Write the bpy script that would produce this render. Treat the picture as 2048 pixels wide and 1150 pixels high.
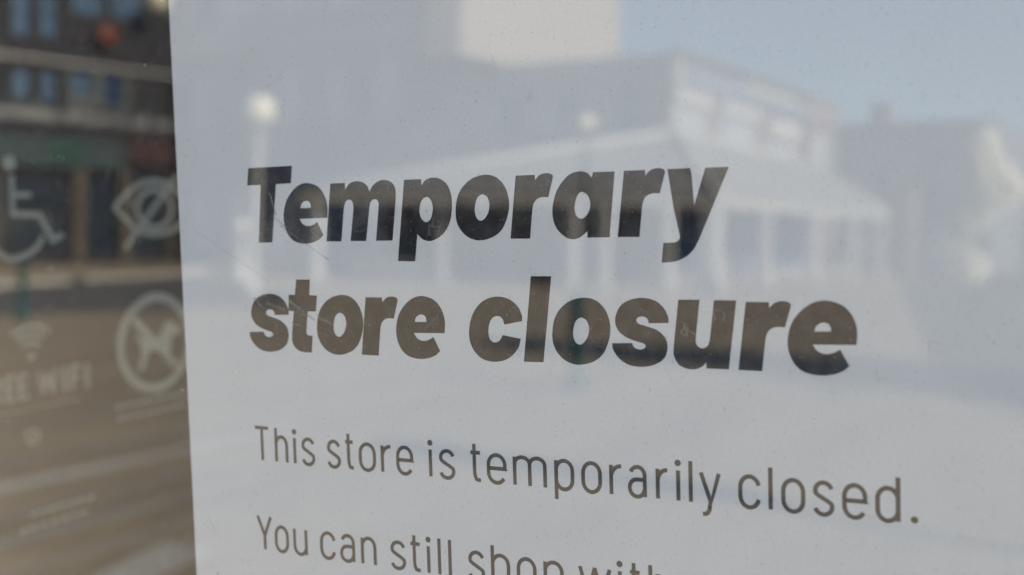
import bpy, bmesh, math, random
from mathutils import Vector, Matrix
from mathutils.geometry import tessellate_polygon

# ---------------------------------------------------------------- scene, camera, light
for o in list(bpy.data.objects):
    bpy.data.objects.remove(o)
SC = bpy.context.scene
COL = SC.collection
R = math.radians
rnd = random.Random(7)

# World axes: x runs away from the shop along the street, y to the right of somebody standing in the
# shop and looking out, z is up.  The shop window stands near x = 0.3 and faces +x.
CAM_LOC = Vector((0.63229, -0.05079, 1.52725))
CAM_X = Vector((-0.39295, 0.91934, -0.02001))
CAM_Y = Vector((-0.11941, -0.02944, 0.99241))
CAM_Z = Vector((0.91177, 0.39235, 0.12135))
cam_d = bpy.data.cameras.new('camera')
cam = bpy.data.objects.new('camera', cam_d)
COL.objects.link(cam)
m = Matrix.Identity(4)
for i, v in enumerate((CAM_X, CAM_Y, CAM_Z)):
    for j in range(3):
        m[j][i] = v[j]
m.translation = CAM_LOC
cam.matrix_world = m
cam_d.sensor_width = 36.0
cam_d.lens = 36.0 * 2300.0 / 2048.0
cam_d.clip_start = 0.02
cam_d.clip_end = 900.0
cam_d.dof.use_dof = True
cam_d.dof.focus_distance = 0.362
cam_d.dof.aperture_fstop = 7.0
SC.camera = cam

SUN_EL, SUN_AZ = R(27.0), R(96.0)          # azimuth from +x towards +y
world = bpy.data.worlds.new('World')
SC.world = world
world.use_nodes = True
wn = world.node_tree.nodes
wl = world.node_tree.links
bg = wn['Background']
sky = wn.new('ShaderNodeTexSky')
sky.sky_type = 'NISHITA'
sky.sun_disc = False
sky.sun_elevation = SUN_EL
sky.sun_rotation = math.pi / 2 - SUN_AZ
sky.air_density = 0.9
sky.dust_density = 0.0
sky.ozone_density = 1.8
wl.new(sky.outputs[0], bg.inputs[0])
bg.inputs[1].default_value = 0.11

sun_d = bpy.data.lights.new('sun', 'SUN')
sun = bpy.data.objects.new('sun', sun_d)
COL.objects.link(sun)
sun_d.energy = 5.0
sun_d.angle = R(0.5)
sun_d.color = (1.0, 0.93, 0.83)
sdir = Vector((math.cos(SUN_EL) * math.cos(SUN_AZ), math.cos(SUN_EL) * math.sin(SUN_AZ), math.sin(SUN_EL)))
sun.location = (0, 30, 40)
sun.rotation_euler = sdir.to_track_quat('Z', 'Y').to_euler()

SC.view_settings.view_transform = 'Standard'
SC.view_settings.look = 'None'
SC.view_settings.gamma = 1.0
SC.view_settings.use_curve_mapping = False
SC.view_settings.exposure = 1.70
SC.cycles.max_bounces = 10
SC.cycles.transparent_max_bounces = 12
SC.cycles.caustics_reflective = False
SC.cycles.caustics_refractive = False


# Measured outlines of the print and the stickers, in millimetres on their own sheets.
DATA = {
 'glyph': {"T":[[[0.87,26.25],[20.16,26.26],[19.4,20.31],[12.84,20.2],[10.16,-0.0],[4.13,-0.02],[6.07,20.17],[0.0,20.21]]],"e":[[[18.72,8.11],[18.8,8.91],[18.88,9.73],[18.94,10.53],[18.96,11.28],[18.93,11.96],[18.85,12.63],[18.74,13.3],[18.56,13.94],[18.3,14.69],[17.97,15.47],[17.58,16.23],[17.12,16.92],[16.6,17.55],[16.02,18.13],[15.37,18.64],[14.67,19.07],[13.8,19.45],[12.8,19.77],[11.77,20.01],[10.79,20.13],[9.87,20.13],[8.96,20.01],[8.06,19.8],[7.2,19.49],[6.33,19.07],[5.48,18.53],[4.66,17.92],[3.9,17.25],[3.18,16.53],[2.49,15.74],[1.87,14.89],[1.35,13.99],[0.9,12.95],[0.53,11.81],[0.24,10.64],[0.06,9.53],[0.0,8.49],[0.04,7.43],[0.16,6.4],[0.37,5.43],[0.67,4.52],[1.06,3.62],[1.53,2.79],[2.05,2.06],[2.64,1.45],[3.3,0.91],[4.02,0.46],[4.79,0.1],[5.71,-0.19],[6.72,-0.4],[7.76,-0.54],[8.76,-0.61],[9.67,-0.6],[10.6,-0.52],[11.5,-0.38],[12.34,-0.21],[13.08,-0.01],[13.82,0.25],[14.51,0.55],[15.13,0.86],[15.58,1.16],[16.0,1.52],[16.41,1.89],[16.82,2.26],[14.38,6.76],[14.03,6.55],[13.69,6.33],[13.34,6.12],[12.98,5.95],[12.59,5.79],[12.2,5.65],[11.79,5.54],[11.38,5.46],[10.94,5.42],[10.49,5.41],[10.04,5.44],[9.6,5.52],[9.19,5.65],[8.78,5.82],[8.39,6.05],[8.05,6.32],[7.73,6.66],[7.45,7.07],[7.19,7.5],[6.92,7.92]],[[7.47,11.55],[7.57,11.91],[7.66,12.27],[7.77,12.61],[7.92,12.91],[8.13,13.18],[8.39,13.42],[8.67,13.62],[8.95,13.78],[9.2,13.89],[9.47,13.97],[9.75,14.02],[10.03,14.03],[10.33,14.02],[10.64,13.97],[10.94,13.88],[11.2,13.75],[11.42,13.55],[11.61,13.3],[11.76,13.03],[11.87,12.75],[11.93,12.48],[11.94,12.21],[11.94,11.92],[11.94,11.64]]],"m":[[[0.0,0.06],[2.56,19.58],[8.61,19.58],[8.55,17.24],[9.0,17.79],[9.44,18.36],[9.9,18.88],[10.42,19.3],[11.02,19.59],[11.67,19.79],[12.36,19.91],[13.04,19.97],[13.76,19.96],[14.5,19.87],[15.22,19.73],[15.85,19.53],[16.35,19.28],[16.81,18.96],[17.23,18.59],[17.59,18.2],[17.86,17.78],[18.06,17.32],[18.23,16.84],[18.42,16.36],[18.77,16.87],[19.11,17.39],[19.47,17.89],[19.88,18.33],[20.4,18.75],[20.99,19.13],[21.61,19.46],[22.23,19.71],[22.84,19.88],[23.48,19.97],[24.12,20.0],[24.76,19.95],[25.4,19.84],[26.06,19.67],[26.68,19.42],[27.22,19.11],[27.68,18.73],[28.08,18.26],[28.4,17.75],[28.63,17.19],[28.77,16.54],[28.81,15.8],[28.8,15.03],[28.76,14.28],[28.67,13.26],[28.53,12.1],[28.37,10.9],[28.21,9.72],[27.94,7.65],[27.6,5.19],[27.24,2.56],[26.9,0.01],[20.33,0.01],[20.75,3.01],[21.19,6.16],[21.58,9.02],[21.85,11.14],[21.89,11.57],[21.91,12.02],[21.9,12.45],[21.82,12.82],[21.67,13.11],[21.47,13.37],[21.21,13.58],[20.95,13.72],[20.65,13.79],[20.31,13.78],[19.97,13.72],[19.67,13.63],[19.41,13.51],[19.16,13.34],[18.95,13.14],[18.77,12.9],[18.59,12.55],[18.43,12.14],[18.29,11.68],[18.19,11.23],[17.83,9.09],[17.37,6.2],[16.87,3.02],[16.4,-0.02],[10.03,0.06],[10.49,3.01],[10.97,6.1],[11.4,8.9],[11.69,10.98],[11.72,11.42],[11.7,11.88],[11.64,12.31],[11.56,12.68],[11.46,12.97],[11.32,13.25],[11.14,13.49],[10.93,13.68],[10.67,13.81],[10.37,13.91],[10.05,13.94],[9.75,13.93],[9.46,13.84],[9.17,13.7],[8.9,13.51],[8.67,13.28],[8.43,12.92],[8.19,12.48],[7.99,12.0],[7.86,11.51],[7.51,9.31],[7.11,6.35],[6.67,3.09],[6.25,-0.02]]],"p":[[[0.0,-6.79],[3.46,19.76],[10.05,19.72],[10.07,17.67],[10.46,18.12],[10.85,18.59],[11.25,19.03],[11.73,19.37],[12.38,19.64],[13.12,19.85],[13.89,19.98],[14.65,20.03],[15.37,19.98],[16.1,19.85],[16.82,19.64],[17.49,19.35],[18.13,19.0],[18.74,18.58],[19.3,18.09],[19.79,17.53],[20.21,16.85],[20.57,16.09],[20.87,15.27],[21.09,14.45],[21.23,13.57],[21.3,12.66],[21.31,11.72],[21.28,10.8],[21.22,9.8],[21.11,8.76],[20.94,7.73],[20.7,6.75],[20.38,5.84],[19.99,4.95],[19.53,4.1],[19.01,3.33],[18.42,2.63],[17.76,1.99],[17.04,1.42],[16.29,0.92],[15.47,0.48],[14.6,0.11],[13.71,-0.18],[12.88,-0.34],[12.13,-0.36],[11.38,-0.27],[10.66,-0.08],[9.99,0.19],[9.41,0.55],[8.88,1.01],[8.38,1.51],[7.87,1.99],[6.67,-6.9]],[[11.9,13.92],[12.29,13.84],[12.68,13.65],[13.03,13.38],[13.31,13.06],[13.58,12.59],[13.81,12.01],[13.98,11.38],[14.09,10.79],[14.11,10.22],[14.05,9.65],[13.95,9.09],[13.81,8.54],[13.64,7.99],[13.44,7.43],[13.2,6.93],[12.91,6.51],[12.56,6.2],[12.14,5.96],[11.7,5.8],[11.28,5.77],[10.88,5.88],[10.47,6.11],[10.09,6.43],[9.77,6.79],[9.5,7.23],[9.26,7.74],[9.09,8.3],[8.98,8.86],[8.96,9.47],[9.02,10.11],[9.13,10.75],[9.28,11.33],[9.46,11.83],[9.69,12.32],[9.96,12.77],[10.27,13.15],[10.64,13.45],[11.06,13.7],[11.49,13.86]]],"o":[[[11.3,20.19],[12.3,20.13],[13.3,19.96],[14.27,19.66],[15.16,19.23],[16.0,18.65],[16.79,17.91],[17.5,17.08],[18.1,16.17],[18.58,15.19],[18.96,14.1],[19.23,12.98],[19.39,11.87],[19.42,10.78],[19.34,9.68],[19.16,8.58],[18.88,7.52],[18.49,6.37],[18.0,5.19],[17.42,4.07],[16.76,3.1],[16.03,2.33],[15.19,1.67],[14.28,1.11],[13.32,0.64],[12.26,0.24],[11.11,-0.07],[9.95,-0.28],[8.86,-0.38],[7.89,-0.36],[6.92,-0.22],[5.98,0.01],[5.09,0.34],[4.24,0.77],[3.42,1.32],[2.68,1.94],[2.02,2.61],[1.46,3.31],[0.98,4.08],[0.59,4.89],[0.29,5.73],[0.1,6.64],[0.01,7.6],[0.0,8.58],[0.05,9.54],[0.17,10.58],[0.35,11.65],[0.61,12.71],[0.95,13.69],[1.37,14.56],[1.88,15.39],[2.47,16.17],[3.13,16.89],[3.9,17.58],[4.76,18.24],[5.68,18.82],[6.66,19.29],[7.76,19.66],[8.96,19.95],[10.17,20.13]],[[10.11,14.08],[10.48,13.97],[10.89,13.8],[11.3,13.57],[11.62,13.26],[11.9,12.82],[12.14,12.28],[12.32,11.68],[12.41,11.09],[12.41,10.47],[12.34,9.82],[12.19,9.17],[12.01,8.58],[11.76,8.04],[11.45,7.53],[11.1,7.06],[10.76,6.67],[10.45,6.38],[10.1,6.13],[9.73,5.94],[9.37,5.84],[9.01,5.83],[8.65,5.91],[8.3,6.05],[8.01,6.27],[7.74,6.63],[7.48,7.1],[7.27,7.62],[7.14,8.14],[7.07,8.73],[7.07,9.38],[7.11,10.04],[7.21,10.66],[7.35,11.26],[7.55,11.86],[7.79,12.42],[8.02,12.88],[8.24,13.17],[8.51,13.44],[8.8,13.66],[9.08,13.84],[9.32,13.96],[9.58,14.05],[9.85,14.1]]],"r":[[[0.0,0.03],[2.42,19.49],[9.01,19.47],[9.09,17.84],[9.45,18.22],[9.82,18.61],[10.19,18.97],[10.58,19.26],[11.0,19.47],[11.44,19.63],[11.9,19.74],[12.36,19.81],[12.86,19.84],[13.4,19.81],[13.9,19.75],[14.31,19.66],[14.57,19.54],[14.82,19.37],[15.02,19.17],[15.16,18.96],[15.2,18.75],[15.18,18.52],[15.12,18.28],[15.06,18.05],[14.76,16.98],[14.35,15.56],[13.89,13.98],[13.46,12.48],[12.94,12.52],[12.42,12.57],[11.91,12.6],[11.42,12.58],[10.95,12.51],[10.48,12.4],[10.03,12.25],[9.63,12.05],[9.27,11.78],[8.94,11.46],[8.65,11.1],[8.41,10.71],[8.22,10.25],[8.08,9.74],[7.97,9.21],[7.89,8.68],[7.67,6.96],[7.4,4.73],[7.12,2.28],[6.85,-0.07]]],"a":[[[18.68,-0.04],[20.8,19.42],[13.83,19.52],[13.37,17.91],[13.03,18.28],[12.7,18.67],[12.35,19.03],[11.95,19.33],[11.49,19.56],[10.97,19.75],[10.43,19.88],[9.88,19.94],[9.2,19.93],[8.44,19.86],[7.66,19.72],[6.93,19.49],[6.24,19.18],[5.57,18.78],[4.93,18.31],[4.34,17.79],[3.65,17.09],[2.93,16.27],[2.25,15.37],[1.68,14.43],[1.19,13.35],[0.76,12.16],[0.42,10.96],[0.17,9.84],[0.04,8.86],[0.0,7.86],[0.04,6.88],[0.15,5.96],[0.32,5.14],[0.58,4.33],[0.92,3.56],[1.34,2.84],[1.88,2.16],[2.51,1.52],[3.19,0.95],[3.84,0.48],[4.44,0.14],[5.07,-0.14],[5.72,-0.34],[6.37,-0.45],[7.01,-0.45],[7.67,-0.38],[8.31,-0.21],[8.92,0.02],[9.56,0.39],[10.22,0.87],[10.87,1.39],[11.53,1.9],[11.52,-0.02]],[[9.92,13.77],[10.37,13.68],[10.88,13.46],[11.37,13.14],[11.78,12.76],[12.09,12.31],[12.34,11.78],[12.52,11.21],[12.64,10.64],[12.68,10.07],[12.65,9.49],[12.56,8.91],[12.41,8.36],[12.19,7.84],[11.89,7.33],[11.55,6.87],[11.19,6.49],[10.8,6.18],[10.37,5.92],[9.91,5.74],[9.49,5.68],[9.09,5.76],[8.7,5.95],[8.34,6.23],[8.04,6.56],[7.82,6.96],[7.65,7.45],[7.53,7.97],[7.47,8.49],[7.46,9.04],[7.51,9.63],[7.61,10.21],[7.74,10.78],[7.91,11.34],[8.13,11.91],[8.37,12.43],[8.64,12.86],[8.9,13.18],[9.2,13.48],[9.55,13.7]]],"y":[[[2.33,19.41],[9.17,19.45],[9.29,18.93],[9.41,18.41],[9.52,17.89],[9.59,17.36],[9.73,15.66],[9.88,13.44],[10.03,11.02],[10.18,8.69],[13.71,19.36],[20.6,19.32],[18.31,14.19],[15.92,8.82],[13.73,3.92],[12.04,0.21],[11.54,-0.84],[11.02,-1.9],[10.46,-2.9],[9.87,-3.78],[9.27,-4.47],[8.6,-5.1],[7.88,-5.66],[7.14,-6.14],[6.41,-6.54],[5.64,-6.87],[4.84,-7.14],[4.03,-7.34],[3.09,-7.49],[2.07,-7.57],[1.03,-7.63],[0.0,-7.7],[0.63,-1.91],[1.56,-1.89],[2.53,-1.87],[3.42,-1.84],[4.14,-1.77],[4.49,-1.69],[4.84,-1.55],[5.15,-1.37],[5.39,-1.16],[5.55,-0.93],[5.66,-0.65],[5.71,-0.36],[5.72,-0.06],[5.69,0.35],[5.59,0.81],[5.48,1.3],[5.37,1.78],[5.08,3.1],[4.7,4.79],[4.3,6.64],[3.96,8.42],[3.57,10.86],[3.16,13.64],[2.74,16.56]]],"s":[[[17.93,13.02],[11.8,12.83],[11.72,13.17],[11.66,13.51],[11.57,13.83],[11.41,14.1],[11.16,14.33],[10.84,14.52],[10.49,14.67],[10.13,14.75],[9.73,14.77],[9.28,14.73],[8.86,14.64],[8.51,14.51],[8.26,14.33],[8.05,14.09],[7.9,13.83],[7.84,13.58],[7.89,13.33],[8.03,13.07],[8.23,12.84],[8.47,12.67],[9.0,12.47],[9.7,12.27],[10.47,12.08],[11.2,11.88],[11.98,11.66],[12.81,11.44],[13.63,11.18],[14.39,10.82],[15.1,10.37],[15.8,9.82],[16.41,9.23],[16.89,8.62],[17.21,7.99],[17.41,7.32],[17.52,6.61],[17.53,5.91],[17.45,5.15],[17.28,4.34],[17.01,3.55],[16.61,2.85],[16.07,2.23],[15.39,1.67],[14.64,1.18],[13.85,0.77],[12.96,0.42],[11.99,0.13],[10.97,-0.08],[9.96,-0.2],[8.83,-0.24],[7.64,-0.2],[6.46,-0.08],[5.4,0.15],[4.5,0.48],[3.64,0.94],[2.85,1.47],[2.15,2.04],[1.55,2.67],[1.01,3.4],[0.56,4.12],[0.22,4.76],[0.09,5.19],[0.04,5.64],[0.03,6.1],[0.0,6.55],[6.37,6.8],[6.51,6.48],[6.64,6.16],[6.79,5.85],[7.0,5.59],[7.3,5.37],[7.67,5.19],[8.06,5.05],[8.45,4.96],[8.85,4.94],[9.26,4.97],[9.66,5.05],[9.98,5.16],[10.22,5.31],[10.44,5.51],[10.61,5.73],[10.68,5.95],[10.64,6.16],[10.51,6.39],[10.33,6.6],[10.11,6.75],[9.73,6.9],[9.23,7.01],[8.69,7.12],[8.18,7.25],[7.44,7.46],[6.6,7.69],[5.73,7.97],[4.93,8.3],[4.22,8.67],[3.52,9.1],[2.88,9.57],[2.34,10.08],[1.93,10.62],[1.59,11.23],[1.34,11.87],[1.18,12.52],[1.12,13.2],[1.15,13.91],[1.28,14.62],[1.48,15.3],[1.78,16.03],[2.17,16.77],[2.64,17.48],[3.2,18.1],[3.84,18.61],[4.58,19.06],[5.37,19.43],[6.19,19.73],[7.1,19.98],[8.09,20.17],[9.1,20.29],[10.1,20.32],[11.09,20.24],[12.1,20.08],[13.06,19.84],[13.94,19.51],[14.7,19.09],[15.41,18.57],[16.05,17.98],[16.6,17.37],[17.04,16.73],[17.41,16.01],[17.7,15.3],[17.9,14.68],[17.98,14.27],[17.98,13.86],[17.95,13.44]]],"t":[[[3.94,25.35],[9.84,25.37],[9.34,19.94],[12.63,19.9],[11.91,14.37],[8.34,14.31],[8.09,12.41],[7.82,10.41],[7.59,8.6],[7.45,7.26],[7.46,6.99],[7.51,6.72],[7.61,6.47],[7.75,6.27],[7.94,6.13],[8.19,6.04],[8.45,5.98],[8.71,5.94],[9.02,5.92],[9.35,5.93],[9.7,5.95],[10.04,5.97],[9.43,0.06],[8.6,0.05],[7.77,0.02],[6.96,0.02],[6.19,0.06],[5.5,0.15],[4.81,0.27],[4.15,0.44],[3.54,0.7],[2.98,1.04],[2.45,1.45],[1.98,1.92],[1.61,2.44],[1.35,3.01],[1.17,3.64],[1.08,4.29],[1.07,4.95],[1.26,6.81],[1.59,9.21],[1.97,11.82],[2.33,14.32],[0.0,14.46],[0.39,20.04],[3.08,19.99]]],"c":[[[19.18,12.61],[12.89,11.41],[12.78,11.83],[12.67,12.27],[12.55,12.68],[12.4,13.02],[12.22,13.27],[12.01,13.49],[11.77,13.68],[11.51,13.82],[11.18,13.93],[10.81,14.02],[10.42,14.05],[10.04,14.02],[9.65,13.92],[9.25,13.76],[8.87,13.54],[8.54,13.28],[8.24,12.94],[7.97,12.53],[7.74,12.08],[7.55,11.63],[7.38,11.1],[7.25,10.52],[7.15,9.92],[7.1,9.33],[7.1,8.73],[7.15,8.12],[7.25,7.54],[7.39,7.04],[7.59,6.67],[7.85,6.33],[8.16,6.04],[8.46,5.83],[8.77,5.71],[9.09,5.66],[9.43,5.66],[9.76,5.7],[10.09,5.79],[10.44,5.92],[10.78,6.1],[11.07,6.33],[11.37,6.69],[11.66,7.13],[11.94,7.62],[12.23,8.08],[18.57,7.02],[18.39,6.36],[18.23,5.69],[18.03,5.03],[17.76,4.41],[17.38,3.79],[16.93,3.19],[16.42,2.61],[15.87,2.08],[15.21,1.55],[14.49,1.03],[13.7,0.56],[12.88,0.19],[11.94,-0.11],[10.91,-0.34],[9.85,-0.49],[8.8,-0.54],[7.76,-0.49],[6.69,-0.35],[5.67,-0.11],[4.73,0.23],[3.9,0.69],[3.12,1.26],[2.42,1.91],[1.81,2.61],[1.28,3.35],[0.84,4.16],[0.49,5.0],[0.22,5.86],[0.06,6.74],[0.0,7.66],[0.02,8.58],[0.09,9.49],[0.23,10.47],[0.42,11.49],[0.7,12.5],[1.07,13.47],[1.54,14.43],[2.11,15.4],[2.75,16.31],[3.45,17.12],[4.22,17.83],[5.07,18.46],[5.96,19.01],[6.9,19.45],[7.88,19.79],[8.91,20.02],[9.96,20.16],[10.99,20.21],[12.02,20.15],[13.05,19.99],[14.05,19.73],[14.98,19.37],[15.84,18.9],[16.65,18.31],[17.38,17.66],[17.98,16.99],[18.43,16.31],[18.78,15.53],[19.04,14.76],[19.23,14.12],[19.28,13.75],[19.26,13.37],[19.21,12.99]]],"l":[[[0.0,-0.12],[3.28,26.64],[10.27,26.65],[6.83,-0.06]]],"u":[[[1.77,19.89],[8.2,19.96],[7.81,16.8],[7.4,13.49],[7.05,10.48],[6.84,8.27],[6.84,7.83],[6.92,7.39],[7.07,6.98],[7.27,6.64],[7.54,6.35],[7.89,6.12],[8.27,5.95],[8.64,5.87],[9.04,5.89],[9.45,6.0],[9.85,6.18],[10.19,6.42],[10.47,6.75],[10.7,7.17],[10.87,7.62],[10.99,8.08],[11.31,10.32],[11.69,13.34],[12.09,16.68],[12.48,19.86],[19.04,19.88],[16.56,0.06],[9.92,0.07],[9.86,1.8],[9.58,1.49],[9.31,1.17],[9.03,0.87],[8.7,0.62],[8.23,0.35],[7.69,0.09],[7.11,-0.13],[6.52,-0.28],[5.91,-0.35],[5.28,-0.37],[4.65,-0.33],[4.03,-0.22],[3.38,-0.05],[2.72,0.19],[2.09,0.5],[1.54,0.89],[1.09,1.39],[0.71,1.99],[0.4,2.63],[0.17,3.25],[0.04,3.84],[0.0,4.45],[0.01,5.06],[0.06,5.67],[0.36,8.39],[0.8,12.04],[1.3,16.06]]]},
 'place': [["T",-104.1,1],["e",-88.51,1],["m",-70.54,1],["p",-41.78,1],["o",-19.23,1],["r",0.32,1],["a",15.02,1],["r",36.36,1],["y",49.98,1],["s",-106.0,2],["t",-88.12,2],["o",-76.04,2],["r",-57.71,2],["e",-43.52,2],["c",-15.67,2],["l",3.77,2],["o",13.88,2],["s",33.75,2],["u",53.07,2],["r",72.43,2],["e",86.57,2]],
 'b1': 15.28,
 'b2': -23.06,
 'b3': -62.53,
 'b4': -95.13,
 'cap': 12.06,
 'L3': [["T",-106.18,-98.84],["h",-96.86,-90.85],["i",-88.7,-87.17],["s",-85.09,-79.0],["s",-74.05,-68.0],["t",-66.67,-62.18],["o",-60.58,-53.52],["r",-51.55,-46.94],["e",-45.39,-38.53],["i",-32.6,-31.13],["s",-28.73,-22.35],["t",-17.24,-12.34],["e",-10.72,-3.46],["m",-1.24,10.68],["p",13.29,20.1],["o",22.45,29.37],["r",31.77,36.34],["a",37.75,44.16],["r",46.7,51.02],["i",53.09,54.26],["l",56.87,58.24],["y",60.06,66.73],["c",71.79,78.49],["l",80.55,81.8],["o",84.18,91.01],["s",92.93,99.09],["e",101.03,107.87],["d",109.88,116.49],[".",119.1,121.01]],
 'L4': [["Y",-106.74,-99.53],["o",-98.64,-92.26],["u",-90.31,-83.99],["c",-78.54,-71.74],["a",-70.01,-63.33],["n",-61.21,-54.74],["s",-49.21,-42.75],["t",-41.51,-36.52],["i",-34.57,-33.19],["l",-30.54,-28.85],["l",-26.51,-24.75],["s",-18.86,-12.44],["h",-10.27,-3.27],["o",-0.95,6.16],["p",8.58,15.63],["w",20.6,31.77],["i",33.87,35.09],["t",37.22,41.64],["h",43.75,50.27]],
 'Xd': -0.3626,
 'wheel': [[[107.1,44.9]],[[108.1,38.7],[108.2,17.7],[125.8,16.9],[134.0,2.7],[141.4,5.5]],[[108.9,28.0],[120.6,27.9]],[[127.3,5.2],[125.1,1.1],[121.0,-2.4],[116.3,-4.6],[110.7,-6.2],[106.5,-6.6],[102.1,-5.3],[97.9,-2.6],[93.7,2.1],[91.8,7.4],[91.8,13.5],[93.9,18.8],[97.7,23.2]]],
 'eye': [[[179.9,20.3],[185.9,25.9],[193.2,31.0],[203.1,35.3],[212.6,36.6],[222.7,34.8],[233.4,28.5],[242.6,23.1],[248.8,17.8],[242.3,13.4],[234.5,9.1],[224.7,4.6],[211.5,3.2],[199.9,5.1],[192.8,9.6],[186.3,14.8],[179.9,20.3]],[[186.7,-4.7],[231.6,39.6]]],
 'iris': [[212.0,19.3],[226.5,19.1],[212.4,31.0]],
 'dogring': [[210.3,-64.3],[181.5,-60.9],[211.3,-36.1]],
 'dogslash': [[192.3,-47.7],[227.5,-81.4]],
 'dog': [[218.9,-51.0],[225.4,-53.2],[231.0,-57.0],[229.9,-61.1],[225.1,-61.2],[222.8,-64.1],[222.6,-70.5],[221.5,-76.1],[217.6,-75.6],[217.0,-70.5],[205.6,-68.4],[202.1,-73.3],[198.5,-80.6],[195.7,-79.6],[198.1,-69.1],[197.0,-64.3],[194.4,-58.4],[196.9,-57.1],[200.8,-61.6],[212.1,-61.7],[216.1,-57.0]],
 'wifi': [[116.9,-61.2],[117.2,-53.4],[117.4,-48.4],[117.6,-44.0]],
 'ring': [[116.3,-106.0],[116.5,-102.1],[116.4,-104.6]],
 'rows': [[[95.9,-89.8],[148.3,-90.0]],[[176.1,-99.7],[235.8,-101.5]],[[177.8,-107.0],[235.5,-108.7]],[[112.8,-149.6],[156.9,-153.3]],[[105.9,-156.9],[152.8,-161.3]]],
 'scr': [[[-94.32,32.7],[-91.65,24.79],0.5],[[-93.87,24.84],[-87.49,20.36],0.35],[[-90.3,21.28],[-69.84,8.97],0.28],[[-128.83,19.84],[-96.26,1.7],0.12],[[-103.36,-4.2],[-99.48,-7.71],0.9],[[-97.8,-5.91],[-89.03,-8.44],0.6],[[-87.76,-5.09],[-76.82,-11.71],0.8],[[-85.76,-8.74],[-78.27,-10.7],0.5],[[-75.48,-10.65],[-69.24,-12.94],0.9],[[-87.07,-12.79],[-79.97,-14.38],0.3],[[-98.74,-22.82],[-94.16,-12.93],0.3],[[-32.64,-14.14],[-25.71,-7.79],0.25],[[-27.6,-12.39],[-26.65,-7.48],0.2],[[-75.74,-15.85],[-71.13,-17.12],0.3]],
}


# ---------------------------------------------------------------- materials
def new_mat(name):
    mt = bpy.data.materials.new(name)
    mt.use_nodes = True
    nt = mt.node_tree
    nt.nodes.clear()
    out = nt.nodes.new('ShaderNodeOutputMaterial')
    return mt, nt, out


def plain(name, col, rough=0.7, var=0.12, scale=3.0, spec=0.3, metal=0.0, stretch=(1, 1, 1)):
    """a Principled surface whose colour drifts a little in two sizes of noise, with a faint bump"""
    mt, nt, out = new_mat(name)
    N, L = nt.nodes, nt.links
    tc = N.new('ShaderNodeTexCoord')
    n1 = N.new('ShaderNodeTexNoise'); n1.inputs['Scale'].default_value = scale; n1.inputs['Detail'].default_value = 6
    n2 = N.new('ShaderNodeTexNoise'); n2.inputs['Scale'].default_value = scale * 9; n2.inputs['Detail'].default_value = 3
    sm = N.new('ShaderNodeMapping'); sm.inputs['Scale'].default_value = stretch; L.new(tc.outputs['Object'], sm.inputs[0])
    L.new(sm.outputs[0], n1.inputs['Vector']); L.new(sm.outputs[0], n2.inputs['Vector'])
    ad = N.new('ShaderNodeMath'); ad.operation = 'ADD'
    L.new(n1.outputs['Fac'], ad.inputs[0]); L.new(n2.outputs['Fac'], ad.inputs[1])
    mr = N.new('ShaderNodeMapRange')
    mr.inputs['From Min'].default_value = 0.6; mr.inputs['From Max'].default_value = 1.4
    mr.inputs['To Min'].default_value = 1 - var; mr.inputs['To Max'].default_value = 1 + var
    L.new(ad.outputs[0], mr.inputs['Value'])
    vm = N.new('ShaderNodeVectorMath'); vm.operation = 'SCALE'
    vm.inputs[0].default_value = col
    L.new(mr.outputs[0], vm.inputs['Scale'])
    bs = N.new('ShaderNodeBsdfPrincipled')
    bs.inputs['Roughness'].default_value = rough
    bs.inputs['Specular IOR Level'].default_value = spec
    bs.inputs['Metallic'].default_value = metal
    L.new(vm.outputs[0], bs.inputs['Base Color'])
    L.new(bs.outputs[0], out.inputs[0])
    return mt


REFLECT = 5.0          # strength of the two-faced mirror image in the pane and in the clear film


def reflect_fac(nt, k):
    """mirror share of a clear sheet with two faces: 2F / (1 + F)"""
    N, L = nt.nodes, nt.links
    fr = N.new('ShaderNodeFresnel'); fr.inputs['IOR'].default_value = 1.20      # anti-glare coat: weak head-on, strong at a slant
    a = N.new('ShaderNodeMath'); a.operation = 'ADD'; a.inputs[1].default_value = 1.0
    d = N.new('ShaderNodeMath'); d.operation = 'DIVIDE'
    k2 = N.new('ShaderNodeMath'); k2.operation = 'MULTIPLY'; k2.inputs[1].default_value = 2.0 * k; k2.use_clamp = True
    L.new(fr.outputs[0], a.inputs[0]); L.new(fr.outputs[0], d.inputs[0]); L.new(a.outputs[0], d.inputs[1])
    L.new(d.outputs[0], k2.inputs[0])
    return k2.outputs[0]


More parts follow.
